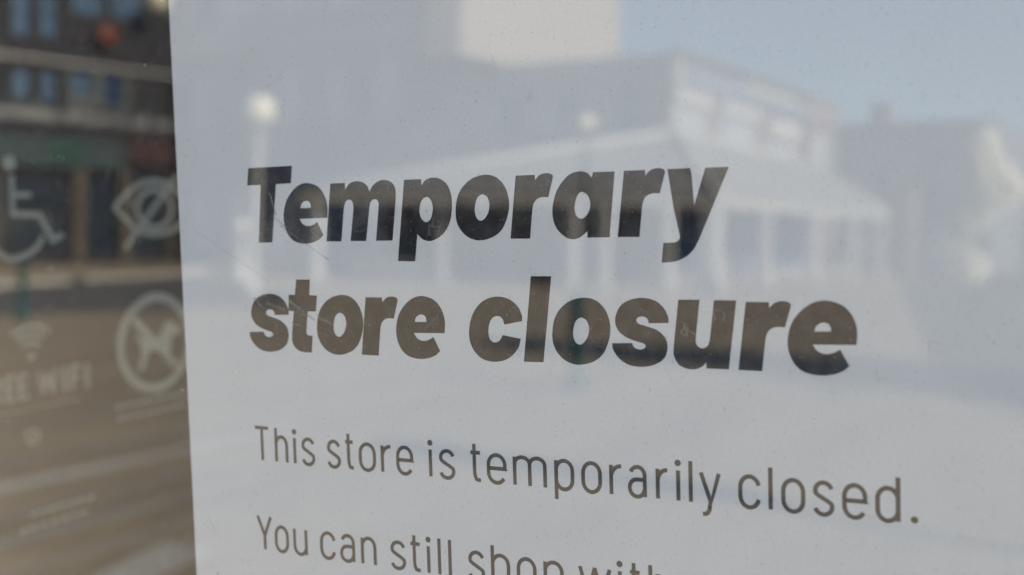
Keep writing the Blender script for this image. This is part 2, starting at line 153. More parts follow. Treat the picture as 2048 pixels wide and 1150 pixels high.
def dust_fac(nt, film=(0.0, 0.11), hairs=0.6, grain=(160, 40, 1), dots=1.0):
    """specks, hairs and a thin grey film as they lie on a shop window, in metres of the sheet's own space"""
    N, L = nt.nodes, nt.links
    tc = N.new('ShaderNodeTexCoord')

    def specks(scale, size, keep):
        v = N.new('ShaderNodeTexVoronoi'); v.inputs['Scale'].default_value = scale
        L.new(tc.outputs['Object'], v.inputs['Vector'])
        sp = N.new('ShaderNodeSeparateColor'); L.new(v.outputs['Color'], sp.inputs[0])
        rr = N.new('ShaderNodeMath'); rr.operation = 'MULTIPLY'; rr.inputs[1].default_value = size
        L.new(sp.outputs[1], rr.inputs[0])
        lt = N.new('ShaderNodeMath'); lt.operation = 'LESS_THAN'
        L.new(v.outputs['Distance'], lt.inputs[0]); L.new(rr.outputs[0], lt.inputs[1])
        kp = N.new('ShaderNodeMath'); kp.operation = 'GREATER_THAN'; kp.inputs[1].default_value = 1 - keep
        L.new(sp.outputs[0], kp.inputs[0])
        mu = N.new('ShaderNodeMath'); mu.operation = 'MULTIPLY'
        L.new(lt.outputs[0], mu.inputs[0]); L.new(kp.outputs[0], mu.inputs[1])
        return mu.outputs[0]

    def mul(a, k):
        x = N.new('ShaderNodeMath'); x.operation = 'MULTIPLY'; x.use_clamp = True
        L.new(a, x.inputs[0])
        if isinstance(k, float): x.inputs[1].default_value = k
        else: L.new(k, x.inputs[1])
        return x.outputs[0]

    def add(a, b):
        x = N.new('ShaderNodeMath'); x.operation = 'ADD'; x.use_clamp = True
        L.new(a, x.inputs[0]); L.new(b, x.inputs[1]); return x.outputs[0]

    # patches where dust gathers
    pn = N.new('ShaderNodeTexNoise'); pn.inputs['Scale'].default_value = 26; pn.inputs['Detail'].default_value = 4
    L.new(tc.outputs['Object'], pn.inputs['Vector'])
    pr = N.new('ShaderNodeMapRange'); pr.inputs['From Min'].default_value = 0.45; pr.inputs['From Max'].default_value = 0.7
    L.new(pn.outputs['Fac'], pr.inputs['Value'])
    s1 = mul(specks(75.0, 0.042, 0.6), 0.85 * dots)
    s2 = mul(mul(specks(240.0, 0.13, 0.45), pr.outputs[0]), 0.6)
    s3 = mul(specks(700.0, 0.25, 0.45), 0.3 * dots)
    # hairs: edges of distorted cells, broken up
    ds = N.new('ShaderNodeTexNoise'); ds.inputs['Scale'].default_value = 55; ds.inputs['Detail'].default_value = 3
    L.new(tc.outputs['Object'], ds.inputs['Vector'])
    mx = N.new('ShaderNodeVectorMath'); mx.operation = 'MULTIPLY_ADD'
    L.new(ds.outputs['Color'], mx.inputs[0]); mx.inputs[1].default_value = (0.02, 0.02, 0.02)
    L.new(tc.outputs['Object'], mx.inputs[2])
    ve = N.new('ShaderNodeTexVoronoi'); ve.feature = 'DISTANCE_TO_EDGE'; ve.inputs['Scale'].default_value = 130
    L.new(mx.outputs[0], ve.inputs['Vector'])
    lt = N.new('ShaderNodeMath'); lt.operation = 'LESS_THAN'; lt.inputs[1].default_value = 0.022
    L.new(ve.outputs[0], lt.inputs[0])
    n4 = N.new('ShaderNodeTexNoise'); n4.inputs['Scale'].default_value = 95; n4.inputs['Detail'].default_value = 2
    L.new(tc.outputs['Object'], n4.inputs['Vector'])
    r4 = N.new('ShaderNodeMapRange'); r4.inputs['From Min'].default_value = 0.56; r4.inputs['From Max'].default_value = 0.62
    L.new(n4.outputs['Fac'], r4.inputs['Value'])
    hair = mul(mul(mul(lt.outputs[0], r4.outputs[0]), pr.outputs[0]), hairs)
    # smeary film
    mp = N.new('ShaderNodeMapping'); mp.inputs['Scale'].default_value = grain
    L.new(tc.outputs['Object'], mp.inputs[0])
    fn = N.new('ShaderNodeTexNoise'); fn.inputs['Scale'].default_value = 3.0; fn.inputs['Detail'].default_value = 6
    L.new(mp.outputs[0], fn.inputs['Vector'])
    fr = N.new('ShaderNodeMapRange'); fr.inputs['From Min'].default_value = 0.3; fr.inputs['From Max'].default_value = 0.8
    fr.inputs['To Min'].default_value = film[0]; fr.inputs['To Max'].default_value = film[1]
    L.new(fn.outputs['Fac'], fr.inputs['Value'])
    return add(add(add(s1, s2), add(s3, hair)), fr.outputs[0])


def wavy(nt, gl):
    """float glass is never quite flat: a very shallow ripple in the mirror image"""
    N, L = nt.nodes, nt.links
    tc = N.new('ShaderNodeTexCoord')
    n = N.new('ShaderNodeTexNoise'); n.inputs['Scale'].default_value = 22; n.inputs['Detail'].default_value = 2
    L.new(tc.outputs['Object'], n.inputs['Vector'])
    b = N.new('ShaderNodeBump'); b.inputs['Strength'].default_value = 1.0; b.inputs['Distance'].default_value = 0.000004
    L.new(n.outputs['Fac'], b.inputs['Height']); L.new(b.outputs[0], gl.inputs['Normal'])


def glazed(name, col, k=1.0, mottle=0.03, through=0.0, dust={}):
    """print or paper under a clear glossy film, dusty like the window it is on"""
    mt, nt, out = new_mat(name)
    N, L = nt.nodes, nt.links
    tc = N.new('ShaderNodeTexCoord')
    n = N.new('ShaderNodeTexNoise'); n.inputs['Scale'].default_value = 900; n.inputs['Detail'].default_value = 4
    L.new(tc.outputs['Object'], n.inputs['Vector'])
    mr = N.new('ShaderNodeMapRange'); mr.inputs['From Min'].default_value = 0.3; mr.inputs['From Max'].default_value = 0.7
    mr.inputs['To Min'].default_value = 1 - mottle; mr.inputs['To Max'].default_value = 1 + mottle
    L.new(n.outputs['Fac'], mr.inputs['Value'])
    vm = N.new('ShaderNodeVectorMath'); vm.operation = 'SCALE'; vm.inputs[0].default_value = col
    L.new(mr.outputs[0], vm.inputs['Scale'])
    mxc = N.new('ShaderNodeMix'); mxc.data_type = 'RGBA'
    L.new(dust_fac(nt, **dust), mxc.inputs['Factor']); L.new(vm.outputs[0], mxc.inputs['A'])
    mxc.inputs['B'].default_value = (0.16, 0.155, 0.145, 1)
    df = N.new('ShaderNodeBsdfDiffuse'); L.new(mxc.outputs['Result'], df.inputs[0])
    base = df
    if through:
        tl = N.new('ShaderNodeBsdfTranslucent'); L.new(vm.outputs[0], tl.inputs[0])
        base = N.new('ShaderNodeMixShader'); base.inputs[0].default_value = through
        L.new(df.outputs[0], base.inputs[1]); L.new(tl.outputs[0], base.inputs[2])
    gl = N.new('ShaderNodeBsdfGlossy'); gl.inputs['Roughness'].default_value = 0.0; wavy(nt, gl)
    mx = N.new('ShaderNodeMixShader')
    L.new(reflect_fac(nt, k), mx.inputs[0]); L.new(base.outputs[0], mx.inputs[1]); L.new(gl.outputs[0], mx.inputs[2])
    L.new(mx.outputs[0], out.inputs[0])
    return mt


def pane_mat(name, k=1.0, dusty=True, tint=(0.93, 0.96, 0.95)):
    mt, nt, out = new_mat(name)
    N, L = nt.nodes, nt.links
    tr = N.new('ShaderNodeBsdfTransparent'); tr.inputs[0].default_value = (*tint, 1)
    gl = N.new('ShaderNodeBsdfGlossy'); gl.inputs['Roughness'].default_value = 0.0; wavy(nt, gl)
    base = tr.outputs[0]
    if dusty:
        df = N.new('ShaderNodeBsdfDiffuse'); df.inputs[0].default_value = (0.46, 0.45, 0.42, 1)
        m1 = N.new('ShaderNodeMixShader'); L.new(dust_fac(nt, (0.008, 0.075), 0.25, (330, 60, 1), 0.9), m1.inputs[0])
        L.new(tr.outputs[0], m1.inputs[1]); L.new(df.outputs[0], m1.inputs[2]); base = m1.outputs[0]
    mx = N.new('ShaderNodeMixShader')
    L.new(reflect_fac(nt, k), mx.inputs[0]); L.new(base, mx.inputs[1]); L.new(gl.outputs[0], mx.inputs[2])
    L.new(mx.outputs[0], out.inputs[0])
    return mt


def clear_mat(name):
    mt, nt, out = new_mat(name)
    tr = nt.nodes.new('ShaderNodeBsdfTransparent'); tr.inputs[0].default_value = (0.97, 0.98, 0.98, 1)
    nt.links.new(tr.outputs[0], out.inputs[0])
    return mt


def petal_mat(name, col):
    mt, nt, out = new_mat(name)
    N, L = nt.nodes, nt.links
    tc = N.new('ShaderNodeTexCoord'); n = N.new('ShaderNodeTexNoise'); n.inputs['Scale'].default_value = 5
    L.new(tc.outputs['Object'], n.inputs['Vector'])
    mr = N.new('ShaderNodeMapRange'); mr.inputs['To Min'].default_value = 0.9; mr.inputs['To Max'].default_value = 1.06
    L.new(n.outputs['Fac'], mr.inputs['Value'])
    vm = N.new('ShaderNodeVectorMath'); vm.operation = 'SCALE'; vm.inputs[0].default_value = col; L.new(mr.outputs[0], vm.inputs['Scale'])
    df = N.new('ShaderNodeBsdfDiffuse'); tl = N.new('ShaderNodeBsdfTranslucent')
    L.new(vm.outputs[0], df.inputs[0]); L.new(vm.outputs[0], tl.inputs[0])
    mx = N.new('ShaderNodeMixShader'); mx.inputs[0].default_value = 0.25
    L.new(df.outputs[0], mx.inputs[1]); L.new(tl.outputs[0], mx.inputs[2]); L.new(mx.outputs[0], out.inputs[0])
    return mt


def frosted_mat(name):
    mt, nt, out = new_mat(name)
    tl = nt.nodes.new('ShaderNodeBsdfTranslucent'); tl.inputs[0].default_value = (0.85, 0.87, 0.86, 1)
    nt.links.new(tl.outputs[0], out.inputs[0])
    return mt


M = dict(
    sheet=glazed('paper_white', (0.590, 0.613, 0.614), REFLECT, through=0.22, dust=dict(film=(0.0, 0.045), hairs=0.22, grain=(14, 9, 1))),
    ink=glazed('ink_black', (0.014, 0.015, 0.018), REFLECT, 0.1, dust=dict(film=(0.0, 0.20), hairs=0.5, grain=(70, 70, 1), dots=1.3)),
    ink_soft=glazed('ink_grey', (0.045, 0.042, 0.040), REFLECT, 0.1, dust=dict(film=(0.0, 0.12), hairs=0.4, grain=(110, 110, 1))),
    pane=pane_mat('window_glass', REFLECT),
    clear=clear_mat('glass_back'),
    door_pane=pane_mat('door_glass', 0.25, False),
    decal=plain('white_vinyl', (0.60, 0.60, 0.56), 0.6, 0.06, 60),
    alu=plain('dark_frame_metal', (0.05, 0.05, 0.055), 0.4, 0.1, 8, 0.5),
    shopwall=plain('painted_render', (0.32, 0.31, 0.29), 0.8, 0.15, 2),
    shopbase=plain('dark_stall_riser', (0.08, 0.09, 0.09), 0.5, 0.15, 3),
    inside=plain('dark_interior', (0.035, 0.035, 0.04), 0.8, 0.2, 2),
    paving=plain('tan_paving', (0.455, 0.355, 0.225), 0.85, 0.36, 0.8, stretch=(.35, 1.6, 1)),
    asphalt=plain('asphalt', (0.165, 0.152, 0.13), 0.9, 0.2, 0.8),
    kerb=plain('pale_kerb_stone', (0.52, 0.48, 0.40), 0.8, 0.12, 2),
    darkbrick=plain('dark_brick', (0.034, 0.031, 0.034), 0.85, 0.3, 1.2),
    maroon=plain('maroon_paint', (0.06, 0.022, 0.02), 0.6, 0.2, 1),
    stone=plain('grey_cornice_stone', (0.24, 0.225, 0.20), 0.8, 0.15, 1.5),
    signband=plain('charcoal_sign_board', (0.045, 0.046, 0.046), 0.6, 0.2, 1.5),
    lettering=plain('pale_sign_lettering', (0.55, 0.54, 0.52), 0.6, 0.2, 2),
    teal=plain('teal_fascia', (0.042, 0.064, 0.062), 0.6, 0.2, 1),
    greenpaint=plain('green_paint', (0.014, 0.068, 0.045), 0.5, 0.15, 2),
    tealpaint=plain('teal_metal_paint', (0.01, 0.085, 0.075), 0.4, 0.15, 4),
    redsign=plain('red_orange_enamel', (0.20, 0.045, 0.025), 0.4, 0.08, 3),
    skyglass=plain('window_sky_tint', (0.10, 0.17, 0.26), 0.08, 0.25, 0.8, 0.8),  # blue of the mirrored sky is put into the base colour
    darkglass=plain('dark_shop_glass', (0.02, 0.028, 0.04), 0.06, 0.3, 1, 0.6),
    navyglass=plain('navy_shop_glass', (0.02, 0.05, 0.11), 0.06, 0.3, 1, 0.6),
    palewin=plain('pale_blind_glass', (0.55, 0.58, 0.60), 0.3, 0.08, 1, 0.5),
    whitepaint=plain('white_paint', (0.66, 0.63, 0.57), 0.6, 0.06, 2),
    cream=plain('cream_render', (0.50, 0.42, 0.32), 0.8, 0.07, 0.6),
    greyrender=plain('grey_render', (0.25, 0.26, 0.28), 0.85, 0.15, 0.6),
    slateblue=plain('blue_grey_render', (0.24, 0.26, 0.30), 0.85, 0.12, 0.5),
    pinkbrick=plain('pink_brick', (0.35, 0.265, 0.24), 0.85, 0.15, 1.5),
    bluesign=plain('pale_blue_sign', (0.27, 0.31, 0.37), 0.5, 0.1, 1),
    bluepanel=plain('deep_blue_panel', (0.02, 0.10, 0.26), 0.5, 0.15, 1),
    pilaster=plain('brown_pilaster_render', (0.12, 0.095, 0.07), 0.8, 0.3, 1.5),
    panelgrey=plain('grey_green_render', (0.13, 0.138, 0.128), 0.8, 0.2, 1.5),
    line=plain('worn_white_line', (0.66, 0.60, 0.49), 0.8, 0.2, 6),
    ledge=plain('pale_ledge', (0.42, 0.40, 0.36), 0.8, 0.12, 1.5),
    creamboard=plain('cream_fascia_board', (0.60, 0.55, 0.44), 0.6, 0.1, 1.5),
    roofpale=plain('pale_roof_sheet', (0.36, 0.345, 0.31), 0.7, 0.1, 0.8),
    tanboard=plain('tan_fascia_board', (0.36, 0.30, 0.21), 0.7, 0.1, 1.5),
    redbrown=plain('red_brown_door', (0.11, 0.035, 0.028), 0.5, 0.15, 1.5),
    globe=plain('opal_globe', (0.88, 0.80, 0.58), 0.25, 0.02, 4, 0.5),
    dkgreen=plain('dark_lamp_metal', (0.03, 0.05, 0.045), 0.4, 0.1, 4, 0.5),
    leafpale=petal_mat('pale_blossom', (0.93, 0.88, 0.68)),
    leafdark=plain('shade_tree_leaf', (0.07, 0.09, 0.03), 0.7, 0.3, 3),
    bark=plain('bark', (0.10, 0.075, 0.055), 0.9, 0.3, 6),
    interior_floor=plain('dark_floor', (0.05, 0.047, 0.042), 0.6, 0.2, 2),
    frosted=frosted_mat('added_rooflight'),
    scratch=None,
)


def scratch_mat():
    mt, nt, out = new_mat('scratch_in_film')
    N, L = nt.nodes, nt.links
    tr = N.new('ShaderNodeBsdfTransparent'); df = N.new('ShaderNodeBsdfDiffuse'); df.inputs[0].default_value = (0.34, 0.32, 0.29, 1)
    tc = N.new('ShaderNodeTexCoord'); n = N.new('ShaderNodeTexNoise'); n.inputs['Scale'].default_value = 260
    L.new(tc.outputs['Object'], n.inputs['Vector'])
    mr = N.new('ShaderNodeMapRange'); mr.inputs['From Min'].default_value = 0.3; mr.inputs['From Max'].default_value = 0.7
    mr.inputs['To Min'].default_value = 0.12; mr.inputs['To Max'].default_value = 0.6
    L.new(n.outputs['Fac'], mr.inputs['Value'])
    mx = N.new('ShaderNodeMixShader'); L.new(mr.outputs[0], mx.inputs[0]); L.new(tr.outputs[0], mx.inputs[1]); L.new(df.outputs[0], mx.inputs[2])
    L.new(mx.outputs[0], out.inputs[0])
    return mt


M['scratch'] = scratch_mat()


# ---------------------------------------------------------------- mesh helpers
class MB:
    def __init__(self):
        self.v, self.f, self.mi = [], [], []

    def add(self, verts, faces, mi=0):
        o = len(self.v)
        self.v += [tuple(p) for p in verts]
        self.f += [tuple(i + o for i in f) for f in faces]
        self.mi += [mi] * len(faces)
        return self

    def box(self, x0, x1, y0, y1, z0, z1, mi=0):
        v = [(x0, y0, z0), (x1, y0, z0), (x1, y1, z0), (x0, y1, z0), (x0, y0, z1), (x1, y0, z1), (x1, y1, z1), (x0, y1, z1)]
        return self.add(v, [(0, 3, 2, 1), (4, 5, 6, 7), (0, 1, 5, 4), (1, 2, 6, 5), (2, 3, 7, 6), (3, 0, 4, 7)], mi)

    def tube(self, pts, radii, n=10, cap=True):
        """swept round bar through pts with a radius per point"""
        pts = [Vector(p) for p in pts]
        rings = []
        for i, p in enumerate(pts):
            d = (pts[min(i + 1, len(pts) - 1)] - pts[max(i - 1, 0)]).normalized()
            u = d.cross(Vector((0.3, 0.9, 0.13)) if abs(d.z) > 0.9 else Vector((0, 0, 1))).normalized()
            w = d.cross(u)
            rings.append([p + (u * math.cos(2 * math.pi * k / n) + w * math.sin(2 * math.pi * k / n)) * radii[i] for k in range(n)])
        vs = [q for r_ in rings for q in r_]
        fs = []
        for i in range(len(pts) - 1):
            for k in range(n):
                a, b = i * n + k, i * n + (k + 1) % n
                fs.append((a, b, b + n, a + n))
        if cap:
            fs.append(tuple(range(n - 1, -1, -1)))
            fs.append(tuple((len(pts) - 1) * n + k for k in range(n)))
        return self.add(vs, fs)

    def lathe(self, prof, n=20, c=(0, 0, 0)):
        vs, fs = [], []
        for r_, z in prof:
            for k in range(n):
                vs.append((c[0] + r_ * math.cos(2 * math.pi * k / n), c[1] + r_ * math.sin(2 * math.pi * k / n), c[2] + z))
        for i in range(len(prof) - 1):
            for k in range(n):
                a, b = i * n + k, i * n + (k + 1) % n
                fs.append((a, b, b + n, a + n))
        fs.append(tuple(range(n - 1, -1, -1)))
        fs.append(tuple((len(prof) - 1) * n + k for k in range(n)))
        return self.add(vs, fs)

    def build(self, name, mat, parent=None, smooth=False, loc=None, rotz=None, mats=None):
        me = bpy.data.meshes.new(name)
        me.from_pydata(self.v, [], self.f)
        for mt in (mats or [mat]):
            me.materials.append(mt)
        if mats:
            me.polygons.foreach_set('material_index', self.mi)
        if smooth:
            me.polygons.foreach_set('use_smooth', [True] * len(me.polygons))
        bm = bmesh.new(); bm.from_mesh(me)
        if len(self.f) > 1 and self.recalc:
            bmesh.ops.recalc_face_normals(bm, faces=bm.faces)
        bm.to_mesh(me); bm.free()
        me.update()
        o = bpy.data.objects.new(name, me)
        COL.objects.link(o)
        if parent is not None:
            o.parent = parent
        if loc is not None: o.location = loc
        if rotz is not None: o.rotation_euler = (0, 0, rotz)
        return o
    recalc = True


def tag(o, label=None, cat=None, group=None, kind=None):
    if label: o['label'] = label
    if cat: o['category'] = cat
    if group: o['group'] = group
    if kind: o['kind'] = kind
    return o


def empty(name, loc=(0, 0, 0), rotz=0.0, label=None, cat=None, group=None, matrix=None):
    o = bpy.data.objects.new(name, None)
    COL.objects.link(o)
    o.empty_display_size = 0.2
    if matrix is not None:
        o.matrix_world = matrix
    else:
        o.location = loc
        o.rotation_euler = (0, 0, rotz)
    return tag(o, label, cat, group)


def children_of(o):
    return [c for c in bpy.data.objects if c.parent == o]


def copy_tree(o, parent=None):
    c = o.copy()
    COL.objects.link(c)
    if parent is not None:
        c.parent = parent
    for ch in children_of(o):
        copy_tree(ch, c)
    return c


def sheet_poly(pts, z):
    return MB().add([(x, y, z) for x, y in pts], [tuple(range(len(pts)))])


# ---------------------------------------------------------------- ground, road
def structure(o):
    o['kind'] = 'structure'
    return o


g = MB(); g.recalc = False
g.add([(-60, -400, 0), (700, -400, 0), (700, 400, 0), (-60, 400, 0)], [(0, 1, 2, 3)])
structure(g.build('ground', M['paving']))
rd = sheet_poly([(-6, -21.5), (11.7, -17.3), (16.4, -16.0), (19.5, -17.8), (25.6, -27.6), (26.4, -29.0), (16.8, -25.0), (5.0, -23.0), (-6, -25.5)][::-1], 0.004)
rd.recalc = False
structure(rd.build('road', M['asphalt']))
kb = MB()
kp = [(5.0, -23.2), (16.8, -25.2), (21.6, -27.2), (26.4, -29.2), (32.0, -31.5)]
for (x0, y0), (x1, y1) in zip(kp, kp[1:]):
    d = Vector((x1 - x0, y1 - y0)).normalized(); n = Vector((-d.y, d.x)) * -0.34
    kb.add([(x0, y0, 0), (x1, y1, 0), (x1 + n.x, y1 + n.y, 0), (x0 + n.x, y0 + n.y, 0), (x0, y0, 0.13), (x1, y1, 0.13), (x1 + n.x, y1 + n.y, 0.13), (x0 + n.x, y0 + n.y, 0.13)],
           [(0, 3, 2, 1), (4, 5, 6, 7), (0, 1, 5, 4), (1, 2, 6, 5), (2, 3, 7, 6), (3, 0, 4, 7)])
structure(kb.build('kerb', M['kerb']))
st_ = sheet_poly([(2.2, -5.68), (6.6, -6.0), (6.6, -6.17), (2.2, -5.85)][::-1], 0.004); st_.recalc = False
structure(st_.build('painted_line', M['line']))
st2 = sheet_poly([(3.15, -3.80), (3.75, -3.98), (3.72, -4.28), (3.05, -4.05)][::-1], 0.004); st2.recalc = False
structure(st2.build('paving_slab', M['line']))
r2 = sheet_poly([(15, -3.2), (40, -9.6), (300, -70), (300, 40), (15, 1.0), (8.6, .6), (8.2, -.4)][::-1], 0.004); r2.recalc = False
structure(r2.build('road', M['asphalt']))

for y0, wd, xa, xb in ((-4.75, .09, 2.4, 5.2), (-5.2, .06, 2.6, 9.0), (-4.35, .05, 2.4, 7.0), (-6.4, .08, 3.4, 12.0), (-7.6, .06, 4.0, 13.0)):
    sp_ = sheet_poly([(xa, y0), (xb, y0 - .07 * (xb - xa)), (xb, y0 - .07 * (xb - xa) - wd), (xa, y0 - wd)][::-1], 0.004); sp_.recalc = False
    structure(sp_.build('paving_strip', M['kerb']))


# ---------------------------------------------------------------- buildings across the street
def facade(mb, w, h, holes, depth=0.16, z0=0.0):
    """front wall in the local plane y = 0 (outside is -y) with real openings and reveals"""
    xs = sorted({0.0, w} | {v for q in holes for v in (q[0], q[1])})
    zs = sorted({z0, h} | {v for q in holes for v in (q[2], q[3])})
    for x0, x1 in zip(xs, xs[1:]):
        for a, b in zip(zs, zs[1:]):
            cx, cz = (x0 + x1) / 2, (a + b) / 2
            if any(q[0] < cx < q[1] and q[2] < cz < q[3] for q in holes): continue
            mb.add([(x0, 0, a), (x1, 0, a), (x1, 0, b), (x0, 0, b)], [(0, 1, 2, 3)])
    for q in holes:
        x0, x1, a, b = q[:4]
        mb.add([(x0, 0, a), (x0, depth, a), (x0, depth, b), (x0, 0, b)], [(0, 1, 2, 3)])
        mb.add([(x1, 0, a), (x1, depth, a), (x1, depth, b), (x1, 0, b)], [(3, 2, 1, 0)])
        mb.add([(x0, 0, a), (x1, 0, a), (x1, depth, a), (x0, depth, a)], [(0, 1, 2, 3)])
        mb.add([(x0, 0, b), (x1, 0, b), (x1, depth, b), (x0, depth, b)], [(3, 2, 1, 0)])


def shell(mb, w, h, d, z0=0.0):
    """sides, back and roof of a block behind a facade"""
    mb.add([(0, 0, z0), (0, d, z0), (0, d, h), (0, 0, h)], [(0, 1, 2, 3)])
    mb.add([(w, 0, z0), (w, d, z0), (w, d, h), (w, 0, h)], [(3, 2, 1, 0)])
    mb.add([(0, d, z0), (w, d, z0), (w, d, h), (0, d, h)], [(0, 1, 2, 3)])
    mb.add([(0, 0, h), (w, 0, h), (w, d, h), (0, d, h)], [(0, 1, 2, 3)])


def window(root, q, glass, frame, depth=0.14, bars=1, name='window'):
    """frame set in its opening; the pane is its sub-part"""
    x0, x1, a, b = q[:4]
    t = 0.07
    f = MB()
    f.box(x0, x0 + t, depth - .06, depth, a, b).box(x1 - t, x1, depth - .06, depth, a, b)
    f.box(x0 + t, x1 - t, depth - .06, depth, a, a + t).box(x0 + t, x1 - t, depth - .06, depth, b - t, b)
    for k in range(bars):
        zc = a + (b - a) * (k + 1) / (bars + 1)
        f.box(x0 + t, x1 - t, depth - .05, depth - .01, zc - .03, zc + .03)
    fo = f.build(name, M[frame], root)
    p = MB().box(x0 + t * .5, x1 - t * .5, depth - .02, depth + .01, a + t * .5, b - t * .5)
    p.build('pane', M[glass], fo)
    return fo


# -- dark brick shop row on the far left
Ldir = R(180 + 10.794)
S1 = 7.75                                                    # length from the survey point to its right-hand end
L_or = (26.02 + .98231 * S1, -39.02 + .18728 * S1, 0)
Lw = 24.0
row = empty('brick_shop', L_or, Ldir, 'long dark brick shop block with blue windows, pale ledge and teal fascia', 'building')
X = lambda s: S1 - s
holes, wins = [], []
for s0, s1, a, b, gl in [(-9.4, -8.6, 6.2, 7.3, 'skyglass'), (-7.4, -6.5, 6.2, 7.3, 'skyglass'), (-5.2, -4.3, 6.2, 7.3, 'skyglass'), (-2.9, -1.9, 6.2, 7.3, 'skyglass'),
                         (.48, 1.12, 6.25, 7.35, 'skyglass'), (1.52, 2.15, 6.25, 7.4, 'skyglass'), (2.75, 3.62, 6.6, 7.55, 'skyglass'), (4.02, 4.9, 6.3, 7.55, 'navyglass'),
                         (.48, 1.12, 8.6, 10.2, 'skyglass'), (1.5, 2.2, 8.7, 10.4, 'skyglass'), (2.75, 4.1, 9.75, 11.2, 'skyglass'), (4.4, 5.8, 9.85, 11.3, 'skyglass'),
                         (-2.9, -1.9, 8.6, 10.2, 'skyglass'), (-5.2, -4.3, 8.6, 10.2, 'skyglass'), (-7.4, -6.5, 8.6, 10.2, 'skyglass')]:
    holes.append((X(s1), X(s0), a, b)); wins.append((holes[-1], gl))
for s0, s1, a, b, gl in [(-.1, 2.55, .5, 3.35, 'darkglass'), (3.35, 4.75, .35, 3.4, 'darkglass'), (5.1, 6.75, .5, 3.9, 'darkglass'), (-4, -.6, .5, 3.4, 'darkglass'), (-9, -4.6, .5, 3.4, 'darkglass')]:
    holes.append((X(s1), X(s0), a, b)); wins.append((holes[-1], gl))
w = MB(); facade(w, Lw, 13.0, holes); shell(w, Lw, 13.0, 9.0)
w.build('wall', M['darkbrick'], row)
for q, gl in wins:
    window(row, q, gl, 'signband')
MB().box(-.05, Lw + .05, -.28, -.002, 7.70, 7.84).build('ledge', M['ledge'], row)
for s0, s1, a, b in ((2.58, 2.74, 6.15, 7.66), (3.63, 4.01, 6.15, 7.66), (4.91, 5.15, 6.15, 7.66), (2.75, 3.62, 6.15, 6.58), (4.02, 4.9, 6.15, 6.28)):
    MB().box(X(s1), X(s0), -.06, -.002, a, b).build('render_panel', M['panelgrey'], row)
MB().box(-.05, Lw + .05, -.35, -.002, 12.5, 12.95).build('cornice', M['stone'], row)
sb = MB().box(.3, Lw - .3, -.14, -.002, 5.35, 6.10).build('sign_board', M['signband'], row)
xx = .55
lr = random.Random(5)
while xx < 9.0:
    wd = lr.uniform(.16, .34); hh = lr.choice((.34, .34, .52))
    lm = MB()
    lm.box(xx, xx + .08, -.2, -.142, 5.52, 5.52 + hh).box(xx + .08, xx + wd, -.2, -.142, 5.52 + hh * .5, 5.52 + hh * .5 + .08)
    if lr.random() < .6: lm.box(xx + wd - .06, xx + wd + .02, -.2, -.142, 5.52, 5.52 + hh * .5)
    lm.build('sign_lettering', M['lettering'], sb)
    xx += wd + lr.choice((.1, .12, .1, .4))
MB().box(X(4.78), X(-3.9), -.5, -.002, 3.72, 4.86).build('shop_fascia', M['teal'], row)
MB().box(X(2.9), X(1.7), -.56, -.504, 4.0, 4.75).build('fascia_panel', M['greenpaint'], row)
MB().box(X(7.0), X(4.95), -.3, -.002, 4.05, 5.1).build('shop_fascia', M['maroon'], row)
for s in (2.95, 6.98, -.35, 4.92):
    MB().box(X(s) - .22, X(s) + .22, -.34, -.002, 0, 3.70).build('pilaster', M['pilaster'], row)
rs = empty('round_sign', (L_or[0] - .98231 * (S1 - 3.95) - .187 * .6, L_or[1] - .18728 * (S1 - 3.95) + .98 * .6, 9.0), Ldir,
           'round red sign hung on the dark brick shop front', 'sign')
rp = MB(); prof = [(0.01, -.05), (.38, -.05), (.41, 0), (.38, .05), (.01, .05)]
rp.lathe(prof, 24)
rp.v = [(p[0], p[2], p[1]) for p in rp.v]
rp.build('sign_face', M['redsign'], rs, True)
MB().box(-.03, .03, .05, .6, -.03, .03).build('bracket', M['dkgreen'], rs)

# -- tall shaded block with the dark ledge
tall = empty('tall_block', (34.0, -23.7, 0), R(-90), 'tall blue-grey block in shade with a pale ledge, left of the low brick one', 'building')
holes = []
for x0 in (.9, 3.1, 5.4, 7.9, 10.6, 12.9):
    holes.append((x0, x0 + 1.15, 5.6, 7.9)); holes.append((x0, x0 + 1.15, 10.0, 11.8)); holes.append((x0, x0 + 1.3, .6, 3.2))
w = MB(); facade(w, 15.0, 14.0, holes); shell(w, 15.0, 14.0, 10)
w.build('wall', M['slateblue'], tall)
for i, q in enumerate(holes):
    window(tall, q, 'palewin' if i % 4 else 'skyglass', 'greyrender', bars=1)
MB().box(-.1, 15.1, -.3, -.002, 8.75, 9.15).build('ledge', M['ledge'], tall)
MB().box(-.1, 15.1, -.3, -.002, 13.5, 13.95).build('cornice', M['stone'], tall)

# -- two-storey corner block: front in shade, side with the row of windows in the sun
blk = empty('corner_block', (34.0, -15.6, 0), R(-90), 'two-storey corner block with sunlit side windows above the pale hipped roof', 'building')
fh = [(1.0, 2.2, 5.0, 6.4), (3.4, 4.6, 5.0, 6.4), (5.8, 7.0, 5.0, 6.4), (1.2, 3.0, .4, 2.5), (4.4, 6.4, .4, 2.5)]
w = MB(); facade(w, 8.05, 7.42, fh)
w.add([(8.05, 0, 0), (8.05, 17.2, 0), (8.05, 17.2, 7.42), (8.05, 0, 7.42)], [(0, 1, 2, 3)])
w.add([(0, 17.2, 0), (8.05, 17.2, 0), (8.05, 17.2, 7.42), (0, 17.2, 7.42)], [(0, 1, 2, 3)])
w.add([(0, 0, 7.42), (8.05, 0, 7.42), (8.05, 17.2, 7.42), (0, 17.2, 7.42)], [(0, 1, 2, 3)])
w.build('wall', M['slateblue'], blk)
